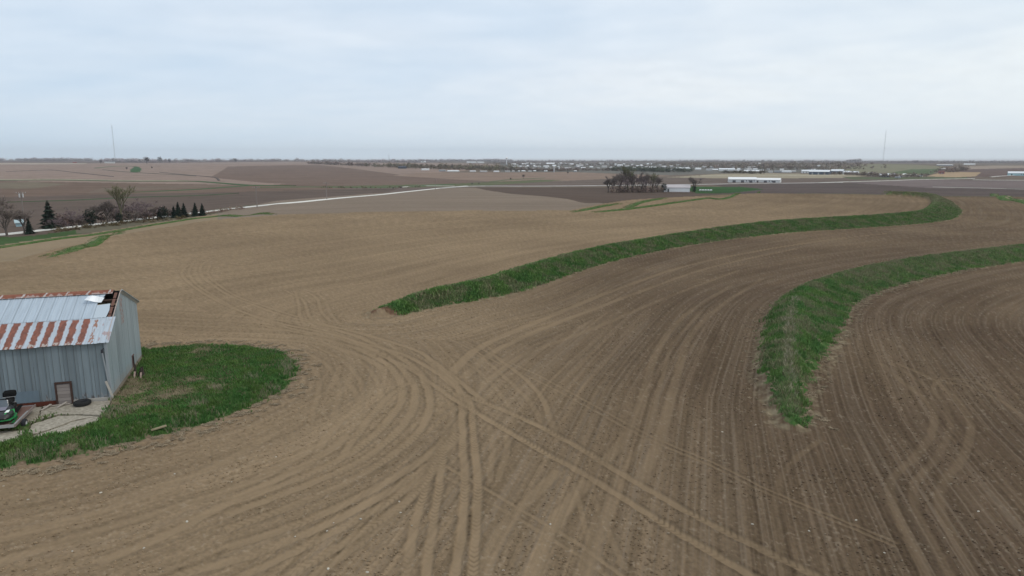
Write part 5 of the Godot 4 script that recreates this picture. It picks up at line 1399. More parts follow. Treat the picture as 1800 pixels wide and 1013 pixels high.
func trailer() -> void:
	var t := thing("trailer", "flat aluminium and plywood trailer carrying the snowmobile", "trailer", barn_local(3.5, 0.0, -4.3), PI + deg_to_rad(18.0))
	var al := Color(0.40, 0.40, 0.40)
	for k in 5:
		var st := begin()
		bx(st, Vector3(0.06, 0.44, 0.06 + 0.62 * k), Vector3(2.44, 0.47, 0.675 + 0.62 * k), Color(0.20, 0.125, 0.105) * (0.92 + 0.07 * (k % 3)))
		part("deck_board", st, M.matte, t)
	for q in [[Vector3(0, 0.40, 0), Vector3(0.06, 0.54, 3.2), Color(0.30, 0.24, 0.22)], [Vector3(2.44, 0.40, 0), Vector3(2.5, 0.54, 3.2), al], [Vector3(0.06, 0.40, -0.0), Vector3(2.44, 0.56, 0.055), al], [Vector3(0.06, 0.40, 3.145), Vector3(2.44, 0.50, 3.2), al]]:
		var st := begin()
		bx(st, q[0], q[1], q[2])
		part("rail", st, M.bright, t)
	var st := begin()
	board(st, Vector3(0.03, 0.56, 0.0), Vector3(0.03, 0.57, 2.0), 0.075, 0.03, al)
	part("ski_guide", st, M.bright, t)
	st = begin()
	for x in [0.3, 2.2]:
		bx(st, Vector3(x - 0.03, 0.33, 0.05), Vector3(x + 0.03, 0.40, 3.15), Color(0.12, 0.12, 0.13))
	part("frame", st, M.matte, t)
	for x in [-0.16, 2.66]:
		var sg := -1.0 if x < 0.0 else 1.0
		st = begin()
		lathe(st, Vector3(x - 0.10, 0.27, 0.78), Vector3(1, 0, 0), [Vector2(0.16, 0.0), Vector2(0.25, 0.02), Vector2(0.27, 0.06), Vector2(0.27, 0.14), Vector2(0.25, 0.18), Vector2(0.16, 0.20)], 22, Color(0.015, 0.015, 0.016))
		var w := part("wheel", st, M.rubber, t)
		st = begin()
		lathe(st, Vector3(x + sg * 0.085, 0.27, 0.78), Vector3(sg, 0, 0), [Vector2(0.165, 0.0), Vector2(0.14, -0.03), Vector2(0.06, 0.0), Vector2(0.0, 0.02)], 18, Color(0.62, 0.62, 0.63))
		part("rim", st, M.bright, w)
	st = begin()
	tube(st, Vector3(0.2, 0.27, 0.78), Vector3(2.3, 0.27, 0.78), 0.035, 0.035, 8, Color(0.08, 0.08, 0.08))
	part("axle", st, M.matte, t)
	st = begin()
	board(st, Vector3(1.25, 0.36, 3.2), Vector3(1.25, 0.36, 4.0), 0.10, 0.07, Color(0.12, 0.12, 0.13))
	part("tongue", st, M.matte, t)

func snowmobile() -> void:
	var t := thing("snowmobile", "black and green snowmobile tied on the trailer at the left edge", "snowmobile", barn_local(4.20, 0.475, -3.9), PI + deg_to_rad(25.0))
	var bk := Color(0.016, 0.016, 0.019)
	var gr := Color(0.02, 0.30, 0.075)
	var id := Transform3D()
	# local +z runs from the nose to the tail
	var st := begin()
	loft(st, [[-0.12, 0.16, 0.22, 0.34], [0.05, 0.34, 0.16, 0.48], [0.4, 0.47, 0.14, 0.62], [0.75, 0.46, 0.14, 0.72], [1.05, 0.36, 0.16, 0.76], [1.3, 0.22, 0.2, 0.66]], id, 20, 0.75, bk)
	part("hood", st, M.paint, t)
	for s in [-1.0, 1.0]:
		st = begin()
		var p := [Vector3(s * 0.10, 0.45, 0.02), Vector3(s * 0.40, 0.47, 0.16), Vector3(s * 0.50, 0.40, 0.55), Vector3(s * 0.47, 0.60, 0.62), Vector3(s * 0.34, 0.625, 0.36), Vector3(s * 0.14, 0.56, 0.2)]
		for k in range(1, 5):
			tri(st, p[0], p[k], p[k + 1], gr)
		for k in 6:
			var o: Vector3 = p[(k + 1) % 6]
			quad(st, p[k], o, o - Vector3(s * 0.03, 0.05, -0.02), p[k] - Vector3(s * 0.03, 0.05, -0.02), gr * 0.7)
		part("side_panel", st, M.paint, t, "bright green side panel of the hood")
		st = begin()
		quad(st, Vector3(s * 0.12, 0.565, 0.17), Vector3(s * 0.30, 0.565, 0.20), Vector3(s * 0.34, 0.645, 0.36), Vector3(s * 0.20, 0.64, 0.33), Color(0.75, 0.80, 0.74))
		quad(st, Vector3(s * 0.12, 0.55, 0.17), Vector3(s * 0.30, 0.55, 0.20), Vector3(s * 0.30, 0.565, 0.20), Vector3(s * 0.12, 0.565, 0.17), Color(0.75, 0.80, 0.74))
		part("headlight", st, M.bright, t)
		st = begin()
		for k in 6:
			var z0 := -0.45 + 0.24 * k
			board(st, Vector3(s * 0.47, 0.04 + (0.14 * pow(maxf(0.0, (0.0 - z0) / 0.45), 2.0)), z0), Vector3(s * 0.47, 0.04 + (0.14 * pow(maxf(0.0, (-0.24 - z0) / 0.45), 2.0)), z0 + 0.25), 0.13, 0.025, Color(0.02, 0.16, 0.05))
		tube(st, Vector3(s * 0.47, 0.06, 0.35), Vector3(s * 0.30, 0.32, 0.5), 0.03, 0.03, 6, bk)
		tube(st, Vector3(s * 0.47, 0.2, -0.5), Vector3(s * 0.47, 0.06, -0.1), 0.02, 0.02, 6, bk)
		part("ski", st, M.paint, t)
		st = begin()
		bx(st, Vector3(s * 0.40 - 0.10, 0.20, 1.0), Vector3(s * 0.40 + 0.10, 0.235, 2.4), bk)
		part("running_board", st, M.matte, t)
	st = begin()
	loft(st, [[-0.16, 0.22, 0.20, 0.27], [-0.02, 0.38, 0.14, 0.24], [0.5, 0.52, 0.12, 0.24], [1.0, 0.50, 0.14, 0.26]], id, 16, 0.7, Color(0.022, 0.2, 0.055))
	part("belly_pan", st, M.paint, t, "green lower edge of the hood")
	st = begin()
	for k in 6:
		var a := -0.9 + 0.3 * k
		var c := a + 0.3
		quad(st, Vector3(0.27 * sin(a), 0.70, 0.80 - 0.10 * cos(a)), Vector3(0.27 * sin(c), 0.70, 0.80 - 0.10 * cos(c)), Vector3(0.22 * sin(c), 1.02, 1.02 - 0.10 * cos(c)), Vector3(0.22 * sin(a), 1.02, 1.02 - 0.10 * cos(a)), Color(0.10, 0.12, 0.14))
	part("windshield", st, M.gloss, t)
	st = begin()
	tube(st, Vector3(0, 0.72, 1.1), Vector3(0, 0.95, 1.2), 0.04, 0.03, 8, bk)
	tube(st, Vector3(-0.38, 0.97, 1.28), Vector3(0.38, 0.97, 1.28), 0.022, 0.022, 8, bk)
	part("handlebar", st, M.matte, t)
	for s in [-1.0, 1.0]:
		st = begin()
		loft(st, [[-0.04, 0.03, 0.80, 0.86], [0.0, 0.085, 0.77, 0.90], [0.05, 0.07, 0.78, 0.88]], Transform3D(Basis(), Vector3(s * 0.43, -0.02, 0.95)), 12, 0.8, bk)
		part("mirror", st, M.paint, t)
	st = begin()
	loft(st, [[1.15, 0.16, 0.45, 0.66], [1.4, 0.19, 0.45, 0.80], [1.9, 0.20, 0.45, 0.78], [2.35, 0.19, 0.45, 0.84], [2.5, 0.14, 0.48, 0.80]], id, 16, 0.6, Color(0.02, 0.02, 0.022))
	part("seat", st, M.matte, t)
	st = begin()
	loft(st, [[2.05, 0.22, 0.86, 1.02], [2.12, 0.30, 0.78, 1.12], [2.38, 0.30, 0.78, 1.14], [2.46, 0.24, 0.84, 1.06]], id, 16, 0.5, Color(0.013, 0.013, 0.015))
	part("luggage_box", st, M.matte, t)
	st = begin()
	bx(st, Vector3(-0.29, 0.83, 2.03), Vector3(0.29, 0.85, 2.06), Color(0.5, 0.5, 0.5))
	part("box_trim", st, M.bright, t)
	st = begin()
	loft(st, [[1.0, 0.2, 0.02, 0.36], [1.2, 0.2, 0.0, 0.42], [2.4, 0.2, 0.0, 0.42], [2.62, 0.2, 0.08, 0.36]], id, 12, 0.5, Color(0.012, 0.012, 0.013))
	part("track_belt", st, M.rubber, t)
	st = begin()
	quad(st, Vector3(-0.14, 0.635, 0.36), Vector3(0.14, 0.635, 0.36), Vector3(0.20, 0.735, 0.66), Vector3(-0.20, 0.735, 0.66), Color(0.16, 0.15, 0.19))
	part("hood_vent", st, M.gloss, t)

# ---------------------------------------------------------------- trees
func grow(trunk: SurfaceTool, crown: SurfaceTool, a: Vector3, d: Vector3, l: float, r: float, depth: int, how: Dictionary) -> void:
	var b := a + d * l
	var bent := d
	if depth >= how.main:
		tube(crown, a, b, r, r * 0.62, 3, how.twig)
	else:
		var mid := a.lerp(b, 0.5) + Vector3(rng.randf_range(-1, 1), 0, rng.randf_range(-1, 1)) * l * 0.06
		tube(trunk, a, mid, r, r * 0.84, 6 if depth == 0 else 4, how.bark)
		tube(trunk, mid, b, r * 0.84, r * 0.66, 6 if depth == 0 else 4, how.bark)
	if depth >= how.deep:
		for k in how.sprigs:
			var o := a.lerp(b, rng.randf_range(0.2, 1.0))
			var e: Vector3 = (d * 0.8 + Vector3(rng.randf_range(-1, 1), rng.randf_range(-0.5, 1.0), rng.randf_range(-1, 1)) * 1.0).normalized() * rng.randf_range(0.35, 0.9) * how.sprig
			var w: Vector3 = Vector3(rng.randf_range(-1, 1), rng.randf_range(-1, 1), rng.randf_range(-1, 1)).normalized() * how.thin
			tri(crown, o - w, o + w, o + e, how.twig * rng.randf_range(0.7, 1.35))
			if how.leaf > 0.0 and rng.randf() < how.leaf:
				var p: Vector3 = o + e
				var u := Vector3(rng.randf_range(-1, 1), rng.randf_range(-1, 1), rng.randf_range(-1, 1)) * 0.12
				var v := Vector3(rng.randf_range(-1, 1), rng.randf_range(-1, 1), rng.randf_range(-1, 1)) * 0.12
				tri(crown, p, p + u, p + v, how.green * rng.randf_range(0.7, 1.3))
		return
	var n: int = how.fork + (rng.randi() % 2)
	var turn := rng.randf() * TAU
	for k in n:
		turn += TAU / n + rng.randf_range(-0.4, 0.4)
		var spread: float = how.spread * rng.randf_range(0.6, 1.25)
		var u := bent.cross(Vector3(0.3, 0.2, 0.9)).normalized()
		var v := bent.cross(u)
		var e: Vector3 = (bent * cos(spread) + (u * cos(turn) + v * sin(turn)) * sin(spread) + Vector3.UP * how.up).normalized()
		grow(trunk, crown, a.lerp(b, rng.randf_range(0.35, 1.0)) if k else b, e, l * rng.randf_range(0.62, 0.86), r * rng.randf_range(0.5, 0.66), depth + 1, how)

# every tree is modelled about 10 m high and scaled to its height
func make_tree(kind: int) -> Node3D:
	var o := Node3D.new()
	var trunk := begin()
	var crown := begin()
	var how := {"bark": Color(0.125, 0.105, 0.094), "twig": Color(0.21, 0.172, 0.155), "green": Color(0.10, 0.12, 0.05), "main": 3, "deep": 4, "sprigs": 12, "sprig": 1.35, "thin": 0.040, "fork": 3, "spread": 0.52, "up": 0.16, "leaf": 0.15}
	match kind:
		0:
			grow(trunk, crown, Vector3.ZERO, Vector3(0.04, 1, 0.02).normalized(), 2.7, 0.24, 0, how)
		1:
			how.twig = Color(0.19, 0.145, 0.150)
			how.leaf = 0.05
			how.spread = 0.62
			for k in 3:
				var a := TAU * k / 3.0 + 0.4
				grow(trunk, crown, Vector3(cos(a), 0, sin(a)) * 0.2, Vector3(cos(a) * 0.45, 1, sin(a) * 0.45).normalized(), 2.6, 0.15, 0, how.merged({"fork": 2}, true))
		4:
			how.bark = Color(0.135, 0.125, 0.085)
			how.twig = Color(0.165, 0.16, 0.095)
			how.green = Color(0.17, 0.19, 0.08)
			how.leaf = 0.5
			how.sprigs = 8
			how.sprig = 0.9
			how.spread = 0.40
			how.up = 0.22
			grow(trunk, crown, Vector3.ZERO, Vector3.UP, 3.2, 0.30, 0, how)
		2:
			tube(trunk, Vector3.ZERO, Vector3(0, 9.6, 0), 0.17, 0.03, 6, Color(0.05, 0.04, 0.035))
			for k in 900:
				var f := pow(rng.randf(), 0.75)
				var y := lerpf(9.9, 0.5, f)
				var lay := 0.80 + 0.20 * sin(y * 5.2)
				var a := rng.randf() * TAU
				var reach := (0.15 + 3.3 * f) * lay * rng.randf_range(0.55, 1.05) * (1.0 + 0.15 * sin(a * 3.0 + y))
				var d := Vector3(cos(a), 0, sin(a))
				var s := Vector3(-sin(a), 0, cos(a)) * rng.randf_range(0.18, 0.42)
				var q := Vector3(0, y, 0) + d * reach * 0.35
				var tip := Vector3(0, y - 0.22 * reach, 0) + d * reach
				tri(crown, q - s, q + s, tip, Color(0.036, 0.052, 0.038) * rng.randf_range(0.6, 1.7))
				tri(crown, q.lerp(tip, 0.4) + Vector3(0, -0.2, 0), q.lerp(tip, 0.4) + s * 1.6, tip + Vector3(0, -0.12, 0), Color(0.016, 0.027, 0.018) * rng.randf_range(0.6, 1.6))
		3:
			tube(trunk, Vector3.ZERO, Vector3(0.2, 6.0, 0), 0.22, 0.05, 6, Color(0.05, 0.04, 0.035))
			for k in 1000:
				var d := Vector3(rng.randf_range(-1, 1), rng.randf_range(-1, 1), rng.randf_range(-1, 1)).normalized()
				var lump := 1.0 + 0.22 * sin(d.x * 5.0 + 1.0) * sin(d.y * 6.0) + 0.15 * sin(d.z * 7.0)
				var p := Vector3(0, 5.2, 0) + d * Vector3(3.4, 4.7, 3.4) * lump * pow(rng.randf(), 0.25)
				var u := Vector3(rng.randf_range(-1, 1), rng.randf_range(-0.3, 1), rng.randf_range(-1, 1)) * 0.55
				var v := Vector3(rng.randf_range(-1, 1), rng.randf_range(-1, 1), rng.randf_range(-1, 1)) * 0.4
				tri(crown, p - v, p + v, p + u, Color(0.022, 0.030, 0.022) * rng.randf_range(0.6, 1.7))
		5:
			tube(trunk, Vector3.ZERO, Vector3(0, 5, 0), 0.35, 0.2, 5, Color(0.07, 0.06, 0.055))
			clump(crown, 260, Vector3(0, 6.0, 0), Vector3(4.0, 4.0, 4.0), 0.9)
	var tm := part("trunk", trunk, M.matte, o)
	var cm := part("crown", crown, M.matte, o)
	var tall := 0.0
	for m in [tm, cm]:
		tall = maxf(tall, m.mesh.get_aabb().end.y)
	o.set_meta("tall", tall)
	return o

func clump(st: SurfaceTool, n: int, at: Vector3, half: Vector3, size: float) -> void:
	for k in n:
		var d := Vector3(rng.randf_range(-1, 1), rng.randf_range(-1, 1), rng.randf_range(-1, 1)).normalized()
		var p := at + d * half * (0.8 + 0.3 * sin(d.x * 4.0 + d.z * 5.0)) * pow(rng.randf(), 0.3)
		var u := Vector3(rng.randf_range(-1, 1), rng.randf_range(-0.2, 1), rng.randf_range(-1, 1)) * size
		var v := Vector3(rng.randf_range(-1, 1), rng.randf_range(-1, 1), rng.randf_range(-1, 1)) * size * 0.6
		tri(st, p - v, p + v, p + u, Color(0.078, 0.066, 0.062) * rng.randf_range(0.6, 1.5))

func trees() -> void:
	var kinds := {}
	for k in 6:
		kinds[k] = [make_tree(k), make_tree(k)] if k < 5 else [make_tree(k)]
	var called := ["bare_tree", "twiggy_tree", "spruce", "evergreen", "olive_tree", "distant_tree"]
	var what := ["tree", "tree", "conifer", "conifer", "tree", "tree"]
	for i in TREES.size():
		var t: Array = TREES[i]
		var src: Node3D = kinds[t[2]][i % kinds[t[2]].size()]
		var o: Node3D = src.duplicate()
		o.name = numbered(self, called[t[2]])
		var tall: float = src.get_meta("tall")
		o.remove_meta("tall")
		add_child(o)
		o.position = on_ground(t[0], -0.1)
		o.rotation.y = fposmod(i * 2.4, TAU)
		var s: float = t[1] / tall
		var fat: float = 1.0
		if t[2] == 1 or t[2] == 0:
			fat = 1.25
		if t[2] == 2:
			fat = 1.35
		o.scale = Vector3(s * fat, s, s * fat)
		tag(o, t[3], what[t[2]], ["bare trees of the left row and the grove", "bare trees of the left row and the grove", "dark conifers of the left row", "dark conifers of the left row", "olive twigged trees", "lone trees in the far fields"][t[2]])
	for k in kinds:
		for o in kinds[k]:
			o.free()

func woods() -> void:
	var st := begin()
	clump(st, 46, Vector3(0, 0.58, 0), Vector3(0.40, 0.40, 0.40), 0.16)
	tube(st, Vector3.ZERO, Vector3(0, 0.5, 0), 0.03, 0.02, 3, Color(0.06, 0.05, 0.045))
	var mesh := st.commit()
	for w in WOODS:
		var l := smooth_line(w[1], 40.0)
		var where := []
		var tints := []
		var col: Color = w[5]
		for k in w[4]:
			var f := rng.randf() * (l.size() - 1.001)
			var i := int(f)
			var p := l[i].lerp(l[i + 1], f - i)
			p += p.normalized() * rng.randf_range(-0.25, 1.0) * w[2]
			p += Vector2(rng.randf_range(-1, 1), rng.randf_range(-1, 1)) * minf(w[2] * 0.2, 120.0)
			var lump := 0.85 + 0.7 * nA.get_noise_2d(f * 30.0, k % 3)
			var h: float = w[3] * rng.randf_range(0.55, 1.1) * lump
			var wide := h * rng.randf_range(0.85, 1.5)
			where.append(Transform3D(Basis(Vector3.UP, rng.randf() * TAU).scaled(Vector3(wide, h, wide)), on_ground(p, -0.4)))
			var tint := rng.randf_range(0.75, 1.3) / 0.045
			tints.append(Color(col.r * tint, col.g * tint * rng.randf_range(0.92, 1.08), col.b * tint))
		scatter("woods", w[0], mesh, M.matte, where, tints)

# ---------------------------------------------------------------- strips, banks, roads
func ribbons() -> void:
	for q in RIBBONS:
		var l := smooth_line(q[2], 6.0)
		var st := begin()
		var rows := []
		for i in l.size():
			var d := (l[mini(i + 1, l.size() - 1)] - l[maxi(i - 1, 0)]).normalized()
			var side := Vector2(-d.y, d.x)
			var row := []
			var w: float = q[3] / 2.0 * (1.0 + (0.25 * nA.get_noise_2d(i * 0.35, q[3]) if q[0] == "grass_strip" else 0.06 * nG.get_noise_2d(i * 0.8, 1.0)))
			if q[0] == "grass_strip":
				w *= clampf(minf(i, l.size() - 1 - i) / 4.0, 0.1, 1.0)
			for k in 5:
				var p := l[i] + side * w * (k - 2) / 2.0
				var up: float = q[5] + (0.0 if k > 0 and k < 4 else -0.8)
				row.append(Vector3(p.x, base_h(p.x, p.y) + up, p.y))
			rows.append(row)
		for i in rows.size() - 1:
			for k in 4:
				var n := 1.0 + 0.16 * nG.get_noise_2d(i * 0.9, k * 2.0) + 0.12 * nA.get_noise_2d(i * 0.21, k * 0.3)
				if q[0] == "gravel_road":
					n = (1.0 if k == 1 or k == 2 else 0.84) * (1.0 + 0.05 * nG.get_noise_2d(i * 0.9, k * 2.0))
				quad(st, rows[i][k], rows[i][k + 1], rows[i + 1][k + 1], rows[i + 1][k], q[4] * n)
		var o := MeshInstance3D.new()
		o.name = numbered(self, q[0])
		o.mesh = st.commit()
		o.material_override = M.matte
		tag(o, q[1], "", "", "structure")
		add_child(o)

func banks(tuft: Mesh, far_tuft: Mesh) -> void:
	for q in SMALL_BANKS:
		var l := smooth_line(q[1], 1.6)
		var w: float = q[2]
		var st := begin()
		var rows := []
		for i in l.size():
			var d := (l[mini(i + 1, l.size() - 1)] - l[maxi(i - 1, 0)]).normalized()
			var side := Vector2(-d.y, d.x)
			var row := []
			var taper := clampf(minf(i, l.size() - 1 - i) / 6.0, 0.15, 1.0)
			for k in 7:
				var u := (k - 3) / 3.0
				var p := l[i] + side * u * w * taper * (1.0 + 0.2 * nG.get_noise_2d(i * 0.6, k))
				row.append(Vector3(p.x, base_h(p.x, p.y) - 0.05 + (0.42 * (1.0 - u * u) - (0.15 if absf(u) > 0.9 else 0.0)) * taper, p.y))
			rows.append(row)
		for i in rows.size() - 1:
			for k in 6:
				var dead := clampf(0.55 + nG.get_noise_2d(i * 0.4, k * 0.6), 0.0, 1.0) * (0.9 if k < 3 else 0.25)
				quad(st, rows[i][k], rows[i][k + 1], rows[i + 1][k + 1], rows[i + 1][k], GREEN.lerp(DEAD, dead) * rng.randf_range(0.85, 1.15))
		var o := MeshInstance3D.new()
		o.name = numbered(self, "terrace_bank")
		o.mesh = st.commit()
		o.material_override = M.soil
		tag(o, q[0], "", "", "structure")
		add_child(o)
		var where := []
		var tints := []
		for k in int(l.size() * 14.0):
			var f := rng.randf() * (l.size() - 1.001)
			var i := int(f)
			var d := (l[i + 1] - l[i]).normalized()
			var u := rng.randf_range(-0.95, 0.95)
			var p := l[i].lerp(l[i + 1], f - i) + Vector2(-d.y, d.x) * u * w
			var s := rng.randf_range(0.6, 1.3)
			where.append(Transform3D(Basis(Vector3.UP, rng.randf() * TAU).scaled(Vector3(0.7, s * 0.7, 0.7)), Vector3(p.x, base_h(p.x, p.y) + 0.32 * (1.0 - u * u), p.y)))
			tints.append(blade_tint(0.6 if u < 0.0 else 0.35))
		scatter("grass", "grass on the " + q[0], far_tuft, M.leaf, where, tints)

func turf(p: Vector2, dead: float) -> Color:
	var young := clampf(0.5 + 0.9 * nB.get_noise_2d(p.x * 0.3 + 31.0, p.y * 0.3), 0.0, 1.0)
	var g := Color(0.086, 0.200, 0.055).lerp(Color(0.138, 0.240, 0.066), young)
	return g.lerp(Color(0.27, 0.25, 0.155), clampf(dead * rng.randf_range(0.4, 0.95), 0.0, 0.85)) * rng.randf_range(0.74, 1.28)

func blade_tint(dead: float) -> Color:
	if rng.randf() < dead:
		return Color(0.24, 0.22, 0.125) * rng.randf_range(0.75, 1.2)
	return Color(0.084 * rng.randf_range(0.7, 1.5), 0.166 * rng.randf_range(0.75, 1.3), 0.044 * rng.randf_range(0.7, 1.4))

func make_tuft(n: int, tall: float, wide: float, spread: float) -> Mesh:
	var st := begin()
	for k in n:
		var a := rng.randf() * TAU
		var p := Vector3(cos(a), 0, sin(a)) * spread * sqrt(rng.randf())
		var lean := Vector3(rng.randf_range(-1, 1), 0, rng.randf_range(-1, 1)) * tall * 0.5
		var h := tall * rng.randf_range(0.55, 1.1)
		var b := rng.randf() * TAU
		var s := Vector3(cos(b), 0, sin(b)) * wide * 0.5
		var mid := p + lean * 0.3 + Vector3(0, h * 0.6, 0)
		var tip := p + lean + Vector3(0, h, 0)
		var c := Color.WHITE * rng.randf_range(0.8, 1.2)
		quad(st, p - s, p + s, mid + s * 0.7, mid - s * 0.7, c)
		tri(st, mid - s * 0.7, mid + s * 0.7, tip, c)
	return st.commit()

func grass() -> void:
	var tuft := make_tuft(9, 0.22, 0.03, 0.19)
	var low := make_tuft(9, 0.15, 0.04, 0.22)
	var far_tuft := make_tuft(9, 0.22, 0.07, 0.42)
	var stalk := make_tuft(6, 0.38, 0.022, 0.2)
	banks(tuft, far_tuft)
	# both big terraces
	var names := ["grass on the long terrace bank curving away through the upper field", "grass on the near terrace bank running to the right edge"]
	for k in 2:
		var l: PackedVector2Array = line[k]
		var where := []
		var tints := []
		var dry := []
		var dry_t := []
		var whole: float = length[k][-1]
		for i in l.size() - 1:
			var u := l[i]
			var e := l[i + 1] - u
			var d := e.normalized()
			var right := Vector2(-d.y, d.x)
			var r := u.length()
			if r > 330.0 or u.x > 0.85 * -u.y + 30.0:
				continue
			var s0: float = length[k][i]
			var dn := bank_down(k, s0)
			var up := bank_up(k, s0)
			var per := clampf(4200.0 / (r + 10.0), 13.0, 62.0)
			var far := r > 95.0
			for n in int(e.length() * (dn + up) * per):
				var f := rng.randf()
				var s := s0 + f * e.length()
				var p := u + e * f
				var off := rng.randf_range(-up - 0.15, dn + 0.2)
				off += (0.38 * nG.get_noise_2d(p.x * 0.9, p.y * 0.9) + 0.2 * nG.get_noise_2d(p.x * 2.6, p.y * 2.6)) * (1.0 if off > dn * 0.6 or off < -up * 0.4 else 0.0)
				if rng.randf() < 0.025:
					off += signf(off) * rng.randf_range(0.1, 0.8)
				p += right * off
				if k == 0 and s < 0.9:
					continue
				if k == 1 and s < 4.0 and absf(off - 0.3) > 0.35 + s * 0.38:
					continue
				# patches of last year's dead grass, mostly along the crest and in bands down the face
				var pt := nB.get_noise_2d(p.x * 0.22, p.y * 0.22) + 0.5 * nG.get_noise_2d(p.x * 0.6, p.y * 0.6)
				var dead := 0.04 + 0.80 * ss((pt + 0.10) / 0.6) + 0.22 * ss((r - 70.0) / 90.0)
				if k == 1:
					dead += 0.9 * exp(-pow((off + 0.05) / 0.28, 2.0)) * ss((s - 3.0) / 4.0) * (1.0 - ss((s - 22.0) / 10.0))
					dead += 0.35 * ss((s - 38.0) / 12.0) * ss((dn - off) / 2.0) * (1.0 - ss((s - 80.0) / 20.0))
				else:
					dead += 0.85 * ss((s - 180.0) / 50.0)
				var size := rng.randf_range(0.65, 1.35) * (1.0 + 0.35 * nG.get_noise_2d(p.x * 0.5, p.y * 0.5))
				var at := Transform3D(Basis(Vector3.UP, rng.randf() * TAU).scaled(Vector3(size, size, size)), on_ground(p, -0.02))
				if k == 1 and absf(off - 0.05 - 0.35 * nB.get_noise_2d(s * 0.5, 3.0)) < 0.13 and s > 3.0 and s < 30.0 and rng.randf() < 0.38 + 0.7 * nG.get_noise_2d(s * 1.3, 8.0):
					dry.append(at)
					dry_t.append(Color(0.40, 0.36, 0.26) * rng.randf_range(0.7, 1.2))
				elif rng.randf() < dead * 0.30:
					dry.append(at)
					dry_t.append(Color(0.27, 0.245, 0.15) * rng.randf_range(0.7, 1.2))
				else:
					where.append(at)
					tints.append(turf(p, dead))
		scatter("grass", names[k], far_tuft if k == 0 else tuft, M.leaf, where, tints)
		scatter("dead_grass", "tan dead " + names[k], far_tuft if k == 0 else stalk, M.leaf, dry, dry_t)
	# the island
	var where := []
	var tints := []
	var tall := []
	var tall_t := []
	var dry := []
	var dry_t := []
	var n := 0
	while n < 36000:
		var p := Vector2(rng.randf_range(-34.0, -13.6), rng.randf_range(-52.0, -28.5))
		n += 1
		var q := near_line(2, p.x, p.y)
		var jag := 0.45 * nG.get_noise_2d(p.x * 0.9, p.y * 0.9)
		if q.x > -0.08 - jag + (0.7 if rng.randf() < 0.02 else 0.0) or slab_free(p.x, p.y) < 0.5:
			continue
		var bare := bare_at(p.x, p.y)
		if rng.randf() < bare * 0.95:
			if rng.randf() < 0.35:
				dry.append(Transform3D(Basis(Vector3.UP, rng.randf() * TAU).scaled(Vector3(0.9, 0.5, 0.9)), on_ground(p, -0.02)))
				dry_t.append(Color(0.29, 0.235, 0.15) * rng.randf_range(0.7, 1.2))
			continue
		var rim := ss((q.x + 3.4) / 2.2) * (1.0 if p.y > -46.0 else 0.25)
		var high := 0.0
		for m in TALL:
			high += exp(-p.distance_squared_to(m) / 0.35)
		var size := rng.randf_range(0.6, 1.2) * (1.0 + 0.4 * nG.get_noise_2d(p.x * 0.7, p.y * 0.7))
		var at := Transform3D(Basis(Vector3.UP, rng.randf() * TAU).scaled(Vector3(1, 1, 1) * size), on_ground(p, -0.02))
		var sun := nB.get_noise_2d(p.x * 0.35 + 9.0, p.y * 0.35)
		var g := Color(0.074, 0.176, 0.046).lerp(Color(0.118, 0.195, 0.050), clampf(sun + 0.3, 0.0, 1.0)) * rng.randf_range(0.7, 1.35)
		if high > 0.25 and rng.randf() < high * 0.22:
			dry.append(Transform3D(Basis(Vector3.UP, rng.randf() * TAU).scaled(Vector3(0.8, 1.2, 0.8)), on_ground(p, -0.02)))
			dry_t.append(Color(0.33, 0.29, 0.20) * rng.randf_range(0.7, 1.2))
		elif rng.randf() < rim:
			tall.append(at)
			tall_t.append(g * 0.92 if rng.randf() > 0.06 else Color(0.24, 0.21, 0.13))
		else:
			where.append(at)
			tints.append(g if rng.randf() > 0.10 + 0.35 * maxf(0.0, -sun) else Color(0.20, 0.17, 0.10))
	scatter("grass", "short green grass in the middle of the island by the barn", low, M.leaf, where, tints)
	scatter("grass", "taller dark green grass round the rim of the barn's island", tuft, M.leaf, tall, tall_t)
	scatter("dead_grass", "pale dead stalks and litter on the barn's grass island", stalk, M.leaf, dry, dry_t)
	# weeds in the cracks of the yard
	where = []
	tints = []
	for k in 400:
		var p := Vector2(rng.randf_range(-30.0, -23.8), rng.randf_range(-38.5, -32.5))
		var inside := slab_free(p.x, p.y) > 0.5
		for s in SLABS:
			if Geometry2D.is_point_in_polygon(p, PackedVector2Array(s[1])):
				inside = true
		if not inside:
			where.append(Transform3D(Basis(Vector3.UP, rng.randf() * TAU).scaled(Vector3(0.8, 0.8, 0.8)), Vector3(p.x, 0.0, p.y)))
			tints.append(Color(0.09, 0.10, 0.045) * rng.randf_range(0.6, 1.4))
	scatter("weeds", "weeds growing in the cracks of the concrete yard", low, M.leaf, where, tints)
	# straw litter on the soil just outside the grass, and small weeds
	where = []
	tints = []
	var straw := begin()
	bx(straw, Vector3(-0.16, 0.0, -0.012), Vector3(0.16, 0.02, 0.012), Color.WHITE)
	for k in 2:
		bx(straw, Vector3(-0.1, 0.01, -0.010), Vector3(0.12, 0.03, 0.010), Color.WHITE, Transform3D(Basis(Vector3.UP, 0.9 + k), Vector3(0.08 * k, 0, 0.06)))
	for m in 14000:
		var k := rng.randi() % 3
		var l: PackedVector2Array = line[k]
		var i := rng.randi() % (l.size() - 1)
		if l[i].length() > 110.0:
			continue
		var d := (l[i + 1] - l[i]).normalized()
		var off := rng.randf_range(0.0, 1.0)
		off = off * off * 1.6
		var side: float = off + 0.1
		if k < 2:
			side = bank_down(k, length[k][i]) + off if rng.randf() < 0.7 else -bank_up(k, length[k][i]) - off
		var p := l[i].lerp(l[i + 1], rng.randf()) + Vector2(-d.y, d.x) * side
		if nG.get_noise_2d(p.x * 0.8, p.y * 0.8) < 0.1 or slab_free(p.x, p.y) < 0.5 or p.x < -40.0:
			continue
